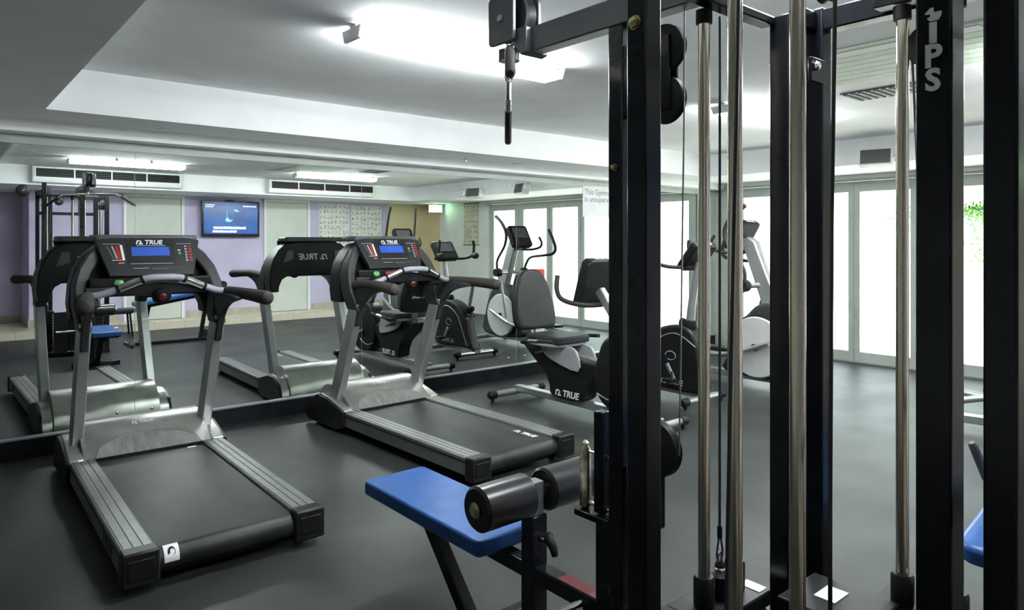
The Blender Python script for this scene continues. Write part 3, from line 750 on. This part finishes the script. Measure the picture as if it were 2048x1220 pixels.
# ------------------------------------------------------------------ elliptical trainers
def elliptical(name, label, loc, rz, tall=False, shell='disc_grey'):
    t = thing(name, label, 'elliptical trainer', loc, math.radians(rz))
    stabilizer(t, -.62, .27); stabilizer(t, .88, .25)
    MB().box(-.04, .04, -.62, .88, .06, .12).build('main_beam', 'silver', t, bevel=.006)
    bd = MB().prism(smooth_poly([(-.62, .12), (.16, .12), (.12, .30), (.06, .55), (-.08, .70), (-.20, .80), (-.36, .80), (-.50, .66), (-.60, .40)], 3), 'x', -.10, .10).build('drive_body', 'charcoal', t, bevel=.03, seg=3)
    for s in (-1, 1):
        ds = MB().lathe([(.06, .0), (.285, .0), (.292, .012), (.28, .032), (.06, .036)], (s*.115, -.20, .395), (s, 0, 0), 40).build('drive_disc', shell, t)
        MB().slab(smooth_poly([(.04, 0), (.012, .03), (-.034, .026), (-.034, -.026), (.012, -.03)], 2), (s*.1535, -.20, .395), (0, s, 0), (0, 0, 1), .004).build('hub_opening', 'black_matte', ds)
        MB().tube([(s*.12, -.20+.30*math.cos(a), .395+.30*math.sin(a)) for a in [math.radians(-60+15*k) for k in range(17)]], .009, 8).build('disc_rim', 'black_plastic', ds)
        # foot arm and plate
        ph = .16 if s < 0 else -.12
        fa = MB().tube([(s*.19, -.20-ph, .36+ph*.6), (s*.20, .10, .30), (s*.20, .52, .26+ph*.3), (s*.20, .80, .24)], .024, 12, smooth=4).build('foot_arm', 'silver', t)
        pl = MB().prism(rrect(s*.21-.085, s*.21+.085, .28, .62, .05), 'z', .30+ph*.25, .335+ph*.25).build('foot_plate', 'black_plastic', fa, bevel=.01)
        # swing arm: pivot, lower link, handle
        py, pz = -.14, .98
        arm = MB().lathe([(.05, -.045), (.058, -.03), (.058, .03), (.05, .045)], (s*.235, py, pz), (1, 0, 0), 18).build('pivot', 'black_plastic', t)
        MB().cyl((0, py-.04, pz), (s*.20, py, pz), .026, 14).build('pivot_axle', 'silver', arm)
        MB().tube([(s*.235, py+.01, pz-.03), (s*.24, py+.11, pz-.26), (s*.235, py+.02+ph, pz-.60)], .018, 10, smooth=4).build('lower_link', 'silver', arm)
        if tall:
            MB().tube([(s*.235, py, pz), (s*.25, py+.02, pz+.35), (s*.27+.0, py+.10+ph*.5, pz+.75), (s*.28, py+.16+ph, pz+.97)], .019, 10, smooth=4).build('swing_handle', 'foam', arm)
        elif s < 0:
            MB().tube([(s*.235, py, pz), (s*.245, py-.0, pz+.16), (s*.25, py+.16, pz+.36), (s*.255, py+.20, pz+.52), (s*.26, py+.12, pz+.66), (s*.25, py-.02, pz+.76)], [.016, .016, .017, .020, .021, .021], 12, smooth=5).build('swing_handle', 'foam', arm)
        else:
            MB().tube([(s*.235, py, pz), (s*.245, py+.03, pz+.10), (s*.25, py+.12, pz+.20), (s*.26, py+.36, pz+.23), (s*.28, py+.54, pz+.26), (s*.29, py+.57, pz+.36), (s*.275, py+.46, pz+.58)], [.016, .016, .016, .017, .020, .021, .021], 12, smooth=5).build('swing_handle', 'foam', arm)
    MB().prism([(-.42, .70), (-.22, .76), (.02, 1.42), (-.06, 1.45), (-.14, 1.40)], 'x', -.05, .05).build('column', 'silver', t, bevel=.02, seg=3)
    R, U = V(-1, 0, 0), V(0, -.50, .866); O = V(0, .06, 1.49); N = R.cross(U)
    cs = MB().slab(rrect(-.165, .165, -.17, .15, .04), O, R, U, .085).build('console', 'black_matte', t, bevel=.018, seg=3)
    MB().slab([(-.12, -.04), (.12, -.04), (.12, .11), (-.12, .11)], O+N*.002, R, U, .003).build('display', 'dark_grey', cs, smooth=False)
    if not tall:
        text('console_lettering', 'TRUE', .065, O+U*.15-N*.045, -R, N, 'white_print', cs, lift=.003, shear=.2, bold=.001)
    for s in (-1, 1):
        MB().tube([(0, .0, 1.30), (s*.14, .10, 1.29), (s*.20, .22, 1.32), (s*.21, .25, 1.38), (s*.20, .21, 1.46)], .016, 10, smooth=4).build('fixed_handle', 'foam', t)
    MB().tube([(0, -.02, 1.36), (.0, .08, 1.35)], [.05, .06], 14).build('console_neck', 'grey_shell', t)
    return t
elliptical('elliptical_trainer', 'grey disc elliptical trainer with curved black arms near the glass doors', (6.17, 3.75, 0), 0)
elliptical('cross_trainer', 'dark cross trainer with long straight arms before the cream wall, mirrored', (6.02, 1.02, 0), 8, True, 'dark_grey')

# ------------------------------------------------------------------ multi gym
G = thing('multi_gym', 'black steel multi station gym with chrome guide rods and blue lat seat', 'multi gym', (1.45, .70, 0))
GX, GY = 1.45, .70
def gl(x, y, z): return (x-GX, y-GY, z)
def gbox(nm, m, x0, x1, y0, y1, z0, z1, bevel=.004, parent=None, seg=2):
    return MB().box(x0-GX, x1-GX, y0-GY, y1-GY, z0, z1).build(nm, m, parent or G, bevel=bevel, seg=seg)
# posts
gbox('post', 'black_gloss', 1.090, 1.140, .879, .929, .05, 2.11)             # north west
gbox('post', 'black_gloss', 1.630, 1.682, .870, .922, .05, 1.965)            # inner
gbox('post', 'black_gloss', 1.755, 1.805, .846, .898, .05, 2.0)              # north east
tips = gbox('post', 'black_gloss', 1.200, 1.256, .378, .430, .05, 2.11)      # lettered
gbox('post', 'black_gloss', 1.090, 1.132, .267, .307, .05, 2.05)             # south west
gbox('post', 'black_gloss', 1.755, 1.805, .267, .317, .05, 2.0)
mast = gbox('mast', 'black_gloss', 1.430, 1.480, 1.2334, 1.2836, .05, 1.985)
# top beams
gbox('top_beam', 'black_gloss', 1.140, 1.630, .905, .945, 1.94, 1.963)
gbox('top_beam', 'black_gloss', 1.682, 1.755, .86, .90, 1.945, 1.99)
gbox('top_beam', 'black_gloss', 1.755, 1.805, .317, .846, 1.94, 1.995)
gbox('top_beam', 'black_gloss', 1.095, 1.140, .307, .879, 1.98, 2.03)
gbox('top_beam', 'black_gloss', 1.132, 1.755, .272, .312, 1.95, 2.0)
gbox('top_beam', 'black_gloss', 1.208, 1.248, .312, .378, 1.95, 2.0)
# base tubes on the floor
gbox('base_tube', 'black_gloss', 1.09, 1.805, .875, .925, 0, .05)
gbox('base_tube', 'black_gloss', 1.09, 1.805, .267, .317, 0, .05)
gbox('base_tube', 'black_gloss', 1.10, 1.15, .317, .875, 0, .05)
gbox('base_tube', 'black_gloss', 1.755, 1.805, .317, .875, 0, .05)
gbox('base_tube', 'black_gloss', 1.43, 1.48, .925, 1.95, 0, .05)
gbox('base_tube', 'black_gloss', 1.208, 1.248, .317, .44, 0, .05)
gbox('base_tube', 'black_gloss', 1.25, 1.72, 1.93, 1.98, 0, .05)
# bolt plates
bp = gbox('bolt_plate', 'black_gloss', 1.682, 1.756, .838, .848, 1.80, 1.86, .002)
MB().lathe([(.012, 0), (.012, .008), (.006, .014)], gl(1.70, .838, 1.838), (-.3, -1, 0), 6).build('bolt', 'chrome', bp)
def bolt(x, y, z, ax, r=.012, m='brass'):
    b = MB(); b.lathe([(r*1.25, 0), (r*1.25, .003)], gl(x, y, z), ax, 16); b.lathe([(r, .003), (r, .010), (r*.6, .012)], gl(x, y, z), ax, 6)
    b.build('bolt', m, G)
bolt(1.090, .905, 1.838, (-1, 0, 0)); bolt(1.43, 1.258, 1.60, (-1, 0, 0), .008); bolt(1.20, .404, 1.90, (-1, 0, 0), .008)
# lettering on the post, stacked letters
LO = gl(1.1995, .404, 0)
def letter(poly, z): MB().slab(poly, (LO[0], LO[1], z), (0, -1, 0), (0, 0, 1), .001).build('lettering', 'white_print', tips, smooth=False)
letter([(-.012, .003), (-.004, .0105), (.001, .0105), (.001, .003), (.012, .003), (.012, -.003), (.008, -.0100), (-.004, -.0105), (-.009, -.005), (-.004, -.003), (-.004, .001), (-.010, .001)], 1.7535)
letter([(-.0055, -.0165), (.0055, -.0165), (.0055, .0165), (-.0055, .0165)], 1.725)
for ch, zc, h in (('P', 1.6870, .0355), ('S', 1.6500, .0345)):
    text('lettering', ch, h*1.36, (LO[0], LO[1], zc), (0, -1, 0), (0, 0, 1), 'white_print', tips, lift=.0005, bold=h*.05)

# lat arm with pulley head
arm = MB().box(1.430-GX, 1.482-GX, .945-GY, 1.605-GY, 1.985, 2.062).build('lat_arm', 'grey_arm', G, bevel=.004)
MB().prism([(1.60-GY, 1.983), (1.627-GY, 1.977), (1.672-GY, 2.035), (1.672-GY, 2.062), (1.60-GY, 2.062)], 'x', 1.410-GX, 1.502-GX).build('arm_end', 'grey_arm', arm, bevel=.003)
for x0 in (1.395, 1.502):
    MB().prism(rrect(1.645-GY, 1.768-GY, 2.025, 2.18, .016), 'x', x0-GX, x0+.014-GX).build('pulley_plate', 'grey_arm', arm, bevel=.003)
    MB().lathe([(.012, 0), (.012, .006), (.006, .010)], gl(x0+(0 if x0 < 1.45 else .014), 1.705, 2.105), (-1 if x0 < 1.45 else 1, 0, 0), 6).build('bolt', 'silver', arm)
def pulley(c, r, ax=(1, 0, 0), w=.022, nm='pulley', parent=None):
    b = MB(); b.lathe([(r*.25, -w/2), (r*.93, -w/2), (r, -w*.42), (r*.9, 0), (r, w*.42), (r*.93, w/2), (r*.25, w/2)], gl(*c), ax, 32)
    p = b.build(nm, 'black_plastic', parent or G)
    b = MB(); b.lathe([(r*.22, -w/2-.004), (r*.22, w/2+.004)], gl(*c), ax, 16); b.build('hub', 'dark_grey', p)
    return p
pulley((1.455, 1.705, 2.112), .080, (1, 0, 0), .05, parent=arm)
MB().cyl(gl(1.455, 1.735, 2.02), gl(1.455, 1.735, 1.985), .035, 18).build('cable_guide', 'dark_grey', arm)
# two guide pulleys hanging behind the mast
plate = gbox('pulley_bracket', 'black_gloss', 1.435, 1.443, 1.085, 1.236, 1.735, 1.925, .002)
gbox('pulley_bracket', 'black_gloss', 1.468, 1.476, 1.085, 1.236, 1.735, 1.925, .002)
pulley((1.456, 1.112, 1.895), .061); pulley((1.456, 1.112, 1.763), .061)
pulley((1.456, 1.140, .862), .073, w=.03)
gbox('pulley_bracket', 'black_gloss', 1.436, 1.476, 1.125, 1.236, .655, .80, .004)
# small pulleys elsewhere
pulley((1.780, .605, 1.855), .050, (1, 0, 0)); pulley((1.30, .62, 1.90), .05, (0, 1, 0)); pulley((.96, .30, 2.04), .075, (0, 1, 0), .03)
MB().bar(gl(1.10, .287, 2.05), gl(.95, .30, 2.055), .04, .03).build('pulley_arm', 'black_gloss', G, bevel=.003)
# weight stacks: rods, plates, sleeves
pl_mesh = {}
def stack(cx, cy, along, ztop, hang, names):
    dx, dy = ((.0645, 0) if along == 'x' else (0, names or .061))
    hx, hy = ((.115, .058) if along == 'x' else (.058, .115))
    for s in (-1, 1):
        rod = MB().cyl(gl(cx+s*dx, cy+s*dy, .05), gl(cx+s*dx, cy+s*dy, hang), .0137, 24).build('guide_rod', 'rod', G)
        MB().cyl(gl(cx+s*dx, cy+s*dy, hang-.03), gl(cx+s*dx, cy+s*dy, hang+.001), .019, 20).build('rod_cap', 'black_matte', rod)
        MB().lathe([(.0155, 0), (.023, 0), (.0245, .006), (.0245, .066), (.021, .072), (.0155, .072)], gl(cx+s*dx, cy+s*dy, ztop), (0, 0, 1), 24).build('rod_sleeve', 'black_plastic', rod)
    n = int((ztop-.06)/.036); z = ztop-.04
    tp = gbox('top_plate', 'black_plastic', cx-hx-.012, cx+hx+.012, cy-hy-.004, cy+hy+.004, ztop-.036, ztop, .004)
    for k in range(n-1):
        key = along
        if key not in pl_mesh:
            pl_mesh[key] = MB().box(-hx, hx, -hy, hy, 0, .031).build('weight_plate', 'black_matte', G, bevel=.004)
            o = pl_mesh[key]
        else:
            o = pl_mesh[key].copy(); COL.objects.link(o); o.parent = G
        o.location = gl(cx, cy, ztop-.036-.036*(k+1))
    st = MB().lathe([(.021, 0), (.023, .004), (.023, .055), (.016, .060), (.010, .066), (.012, .08), (.006, .09)], gl(cx, cy, ztop), (0, 0, 1), 20).build('stack_stem', 'black_plastic', tp)
    e = MB(); e.tube([gl(cx+.009*math.cos(2*PI*k/14), cy, ztop+.094+.016*math.sin(2*PI*k/14)) for k in range(15)], .0035, 8); e.build('eye_bolt', 'chrome', st)
    nt = MB(); nt.lathe([(.013, 0), (.013, .012), (.008, .018)], gl(cx, cy, ztop+.060), (0, 0, 1), 6); nt.build('lock_nut', 'chrome', st)
    return tp
tpA = stack(1.462, .955, 'x', .545, 1.94, 0)
gbox('weight_label', 'white_print', 1.555, 1.590, .905, .96, .545, .5465, 0, tpA)
stack(1.160, .664, 'y', .545, 1.98, 0)
tpE = stack(1.722, .5885, 'y', .565, 1.94, .055)
gbox('rod_bracket', 'black_gloss', 1.70, 1.757, .50, .70, 1.945, 1.975, .002)
gbox('rod_bracket', 'black_gloss', 1.138, 1.18, .57, .76, 1.985, 2.01, .002)
gbox('stack_tray', 'black_plastic', 1.52, 1.70, .64, .84, .560, .575, .004)
gbox('weight_label', 'white_print', 1.585, 1.655, .735, .785, .575, .577, 0)
# cables
def cable(pts, r=.003, m='cable', nm='cable', smooth=0): return MB().tube([gl(*p) for p in pts], r, 8, smooth=smooth).build(nm, m, G)
cable([(1.456, 1.052, 1.985), (1.456, 1.0535, 1.70), (1.456, 1.068, .86)], .0022, 'wire')
cable([(1.462, .955, 1.94), (1.462, .955, .70)], .0032)
cable([(1.462, .955, .70), (1.455, .955, .675), (1.450, .955, .648), (1.462, .955, .632), (1.474, .955, .648), (1.469, .955, .675), (1.462, .955, .70)], .0025, smooth=3)
MB().lathe([(.006, 0), (.006, .028)], gl(1.462, .955, .688), (0, 0, 1), 12).build('cable_crimp', 'black_matte', G)
cable([(1.455, 1.80, 2.10), (1.455, 1.735, 2.03), (1.455, 1.735, 1.962)], .0026, smooth=3)
cable([(1.119, .690, 1.98), (1.116, .693, 1.70), (1.105, .705, .90), (1.10, .707, .62)], .0036)
cable([(1.225, .566, 1.95), (1.202, .563, 1.45), (1.196, .563, .95), (1.196, .563, .06)], .0038)
cable([(1.780, .645, 1.86), (1.742, .58, .67)], .003)
# low roller guide
gbox('guide_stub', 'black_gloss', 1.438, 1.472, 1.312, 1.346, .64, .925, .004)
gbox('guide_base', 'black_gloss', 1.425, 1.485, 1.285, 1.41, .618, .636, .003)
gbox('guide_base', 'black_gloss', 1.44, 1.47, 1.2836, 1.34, .05, .618, .003)
for y in (1.392, 1.268):
    MB().lathe([(.010, 0), (.017, .006), (.017, .165), (.010, .175), (.010, .185), (.004, .192)], gl(1.455, y, .637), (0, 0, 1), 16).build('guide_roller', 'worn_chrome', G)
MB().tube([gl(1.455, 1.392, .80), gl(1.455, 1.268, .80)], .0045, 8).build('guide_pin', 'chrome', G)
MB().tube([gl(1.455, 1.392, .655), gl(1.455, 1.268, .655)], .006, 8).build('guide_pin', 'chrome', G)
MB().tube([gl(1.45, 1.27, .845), gl(1.45, 1.258, .82), gl(1.45, 1.245, .80)], [.012, .008, .006], 10).build('snap_hook', 'chrome', G)
MB().tube([gl(1.45, 1.247, .80), gl(1.45, 1.249, .74), gl(1.45, 1.249, .69)], .004, 8).build('snap_chain', 'worn_chrome', G)
# lat seat on its rail
pad = MB().prism(rrect(1.352-GX, 1.638-GX, 1.765-GY, 2.525-GY, .022), 'z', .385, .44).build('seat_pad', 'blue_vinyl', G, bevel=.009, seg=3)
gbox('seat_board', 'black_matte', 1.38, 1.61, 1.80, 2.49, .370, .386, .002)
MB().bar(gl(1.487, 2.40, .355), gl(1.487, 1.24, .355), .05, .05).build('seat_rail', 'black_gloss', G, bevel=.004)
MB().bar(gl(1.487, 2.27, .36), gl(1.487, 1.965, .04), .05, .05, up=(0, 1, .8)).build('seat_leg', 'black_gloss', G, bevel=.004)
gbox('seat_upright', 'black_gloss', 1.457, 1.517, 1.618, 1.678, .0, .535, .004)
gbox('pad_stem', 'pad_grey', 1.465, 1.509, 1.626, 1.670, .50, .640, .003)
MB().cyl(gl(1.24, 1.648, .602), gl(1.745, 1.648, .602), .014, 14).build('roller_axle', 'chrome', G)
for x0, x1 in ((1.255, 1.452), (1.524, 1.725)):
    r_ = MB().tube([gl(x0, 1.648, .602), gl(x0+.008, 1.648, .602), gl(x1-.008, 1.648, .602), gl(x1, 1.648, .602)], [.060, .068, .068, .060], 28).build('roller_pad', 'roller_vinyl', G)
    MB().lathe([(.022, 0), (.024, .006), (.012, .010)], gl(x0, 1.648, .602), (-1, 0, 0), 16).build('end_plug', 'brass', r_)
kb = MB().tube([gl(1.487, 1.618, .47), gl(1.487, 1.590, .47)], [.012, .012], 10).build('adjust_pin', 'chrome', G)
MB().tube([gl(1.50, 1.585, .485), gl(1.487, 1.580, .475), gl(1.487, 1.560, .455), gl(1.487, 1.552, .43)], [.010, .016, .014, .010], 10, smooth=3).build('adjust_knob', 'black_matte', kb)
MB().cyl(gl(1.17, 1.41, .352), gl(1.80, 1.41, .352), .013, 16).build('foot_bar', 'chrome', G)
gbox('rail_reflection', 'red_dark', 1.466, 1.508, 1.32, 1.52, .380, .3815, 0)  # reddish reflection on the black rail, painted as a thin dark red strip
gbox('stack_shroud', 'black_plastic', 1.20, 1.335, .95, 1.02, .05, .545, .003)
gbox('cross_bar', 'black_gloss', 1.132, 1.755, .272, .312, 1.74, 1.78)
gbox('cross_bar', 'black_gloss', 1.132, 1.755, .272, .312, .93, .97)

# lat bar hanging from the arm
d = Vector((.638, .7698, 0)).normalized()
LB = thing('lat_bar', 'chrome lat pulldown bar with black grips hanging from the gym arm', 'lat bar', (1.455, 1.735, 1.935))
MB().tube([d*-.36+V(0, 0, -.012), d*-.30, V(0, 0, .004), d*.30, d*.36+V(0, 0, -.012)], .0125, 14, smooth=3).build('bar', 'chrome', LB)
for s in (-1, 1):
    MB().tube([d*s*.355+V(0, 0, -.010), d*s*.42+V(0, 0, -.035)], .0125, 14).build('bar_bend', 'chrome', LB)
    MB().tube([d*s*.41+V(0, 0, -.03), d*s*.585+V(0, 0, -.128), d*s*.592+V(0, 0, -.131)], [.0138, .0138, .008], 14).build('grip', 'foam', LB)
MB().tube([V(-.010, 0, .03), V(-.014, 0, .012), V(-.010, 0, -.012), V(.010, 0, -.012), V(.014, 0, .012), V(.010, 0, .03), V(0, 0, .036), V(-.010, 0, .03)], .0038, 8, smooth=3).build('snap_hook', 'chrome', LB)

# ------------------------------------------------------------------ sit-up bench, stool
B = thing('situp_bench', 'blue sloping sit-up bench on a black frame beside the multi gym', 'bench', (2.7, .535, 0))
MB().tube([(-.24, .08, .57), (-.345, .12, .72), (-.395, .137, .815), (-.400, .139, .823)], [.013, .013, .013, .007], 12).build('hand_grip', 'grip_grey', B)
M = Matrix.Translation((0, 0, .615)) @ Matrix.Rotation(math.radians(-9.5), 4, 'Y')
b = MB(); b.prism(rrect(-.55, .50, -.14, .14, .05), 'z', .0, .055); b.v = [tuple(M @ Vector(p)) for p in b.v]
b.build('pad', 'blue_vinyl', B, bevel=.014, seg=3)
MB().bar(M @ V(-.50, 0, -.025), M @ V(.56, 0, -.025), .05, .045).build('spine', 'black_gloss', B, bevel=.004)
MB().bar((.40, 0, .66), (.30, 0, .03), .05, .05, up=(1, 0, 0)).build('leg', 'black_gloss', B, bevel=.004)
MB().bar((-.36, 0, .54), (-.46, 0, .03), .05, .05, up=(1, 0, 0)).build('leg', 'black_gloss', B, bevel=.004)
MB().box(-.62, .44, -.025, .025, 0, .045).build('base_bar', 'black_gloss', B, bevel=.004)
for x in (-.60, .40):
    MB().box(x-.022, x+.022, -.22, .22, 0, .045).build('cross_foot', 'black_gloss', B, bevel=.004)
for z, x in ((.50, .46), (.79, .56)):
    for s in (-1, 1):
        MB().cyl((x, s*.05, z), (x, s*.20, z), .05, 20).build('foam_roller', 'blue_dark', B)
    MB().cyl((x, -.21, z), (x, .21, z), .011, 10).build('roller_axle', 'chrome', B)
MB().bar((.40, 0, .66), (.46, 0, .47), .035, .035, up=(1, 0, 0)).build('roller_arm', 'black_gloss', B, bevel=.003)
MB().bar((.50, 0, .69), (.56, 0, .80), .035, .035, up=(1, 0, 0)).build('roller_arm', 'black_gloss', B, bevel=.003)
MB().lathe([(.02, -.02), (.055, -.018), (.055, .018), (.02, .02)], (.36, 0, .10), (0, 1, 0), 20).build('wheel', 'black_plastic', B)

T = thing('padded_stool', 'low black padded stool standing in front of the white door, seen in the mirror', 'stool', (2.22, -.78, 0))
MB().prism(rrect(-.22, .22, -.15, .15, .04), 'z', .34, .40).build('seat', 'blue_dark', T, bevel=.012, seg=3)
MB().box(-.17, .17, -.11, .11, .325, .341).build('seat_frame', 'black_matte', T, bevel=.003)
for sx in (-1, 1):
    for sy in (-1, 1):
        MB().bar((sx*.14, sy*.09, .33), (sx*.17, sy*.12, 0), .025, .025, up=(0, 1, 0)).build('leg', 'black_gloss', T, bevel=.003)

# ------------------------------------------------------------------ outside the glass
pv = struct(MB().box(XR+.12, 17, -8, 14, -.14, -.03).build('floor_terrace', 'grout', smooth=False))
pt = None
for i in range(11):
    for j in range(16):
        if pt is None:
            pt = MB().box(0, .79, 0, .79, 0, .03).build('paving_slab', 'paving', pv, smooth=False); o = pt
        else:
            o = pt.copy(); COL.objects.link(o); o.parent = pv
        o.location = (XR+.13+i*.8, -5.2+j*.8, -.04)
struct(MB().box(16.2, 16.5, -8, 14, -.1, .95).build('wall_garden', 'garden_wall', smooth=False))

def palm(x, y, h, label):
    t = thing('palm_tree', label, 'palm tree', (x, y, 0))
    MB().tube([(0, 0, -.05), (.05, 0, h*.5), (.0, .05, h)], [.16, .12, .10], 12, smooth=5).build('trunk', 'trunk', t)
    for k in range(16):
        a = 2*PI*k/16 + random.uniform(-.2, .2); el = random.uniform(.1, .9); L_ = random.uniform(1.0, 1.4)
        b = MB(); n = 9
        for q in range(n):
            s_ = q/(n-1); r = L_*s_; z = h + L_*el*s_ - 1.0*L_*s_*s_*.8
            c_ = V(r*math.cos(a), r*math.sin(a), z); side = V(-math.sin(a), math.cos(a), 0)
            if q:
                for sg_ in (-1, 1):
                    w = .42*(1-.6*s_)
                    tip = c_ + side*sg_*w + V(math.cos(a), math.sin(a), 0)*.18 - V(0, 0, .16)
                    p = V(math.cos(a), math.sin(a), 0)*.05
                    b.add([c_-p, c_+p, tip, tip-V(0, 0, .015)], [(0, 1, 2), (0, 2, 3)])
                    b.add([c_-p*.2, c_+p*1.8, tip+p*2.2, tip+p*2.2-V(0, 0, .015)], [(0, 1, 2), (0, 2, 3)])
        pts = [(L_*s_*math.cos(a), L_*s_*math.sin(a), h + L_*el*s_ - .8*L_*s_*s_) for s_ in [q/6 for q in range(7)]]
        b.tube(pts, .012, 5)
        b.build('frond', 'leaf', t, smooth=False)
palm(19.4, 6.0, 2.2, 'palm with drooping fronds growing behind the white garden wall')
sh = thing('flowering_shrub', 'leafy green shrub growing behind the white garden wall', 'shrub', (16.95+.35, 4.55, 0))
MB().tube([(0, 0, -.05), (.02, 0, .5), (0, .03, .9)], [.05, .04, .03], 8, smooth=3).build('stem', 'trunk', sh)
b = MB()
for k in range(420):
    a = random.uniform(0, 2*PI); r = .55*random.random()**.5; z = random.uniform(.75, 1.5); e = V(r*math.cos(a), r*math.sin(a), z)
    d1 = V(random.uniform(-1, 1), random.uniform(-1, 1), random.uniform(-.6, .8)).normalized()*.09; d2 = d1.orthogonal().normalized()*.035
    b.add([e, e+d1*.5+d2, e+d1, e+d1*.5-d2], [(0, 1, 2, 3)])
o = b.build('foliage', 'leaf', sh, smooth=False); o['kind'] = 'stuff'

c_ = thing('garden_chair', 'red plastic chair outside the glass doors, seen in the mirror', 'chair', (9.3, .62, -.01), math.radians(222))
MB().slab(rrect(-.20, .20, 0, .42, .04), (0, -.19, .46), (1, 0, 0), (0, -.15, 1), .025).build('backrest', 'red', c_, bevel=.006)
MB().prism(rrect(-.22, .22, -.20, .22, .04), 'z', .42, .445).build('seat', 'red', c_, bevel=.006)
for sx in (-1, 1):
    for sy in (-1, 1):
        MB().cyl((sx*.18, sy*.17, .42), (sx*.21, sy*.20, 0), .016, 10).build('leg', 'silver', c_)
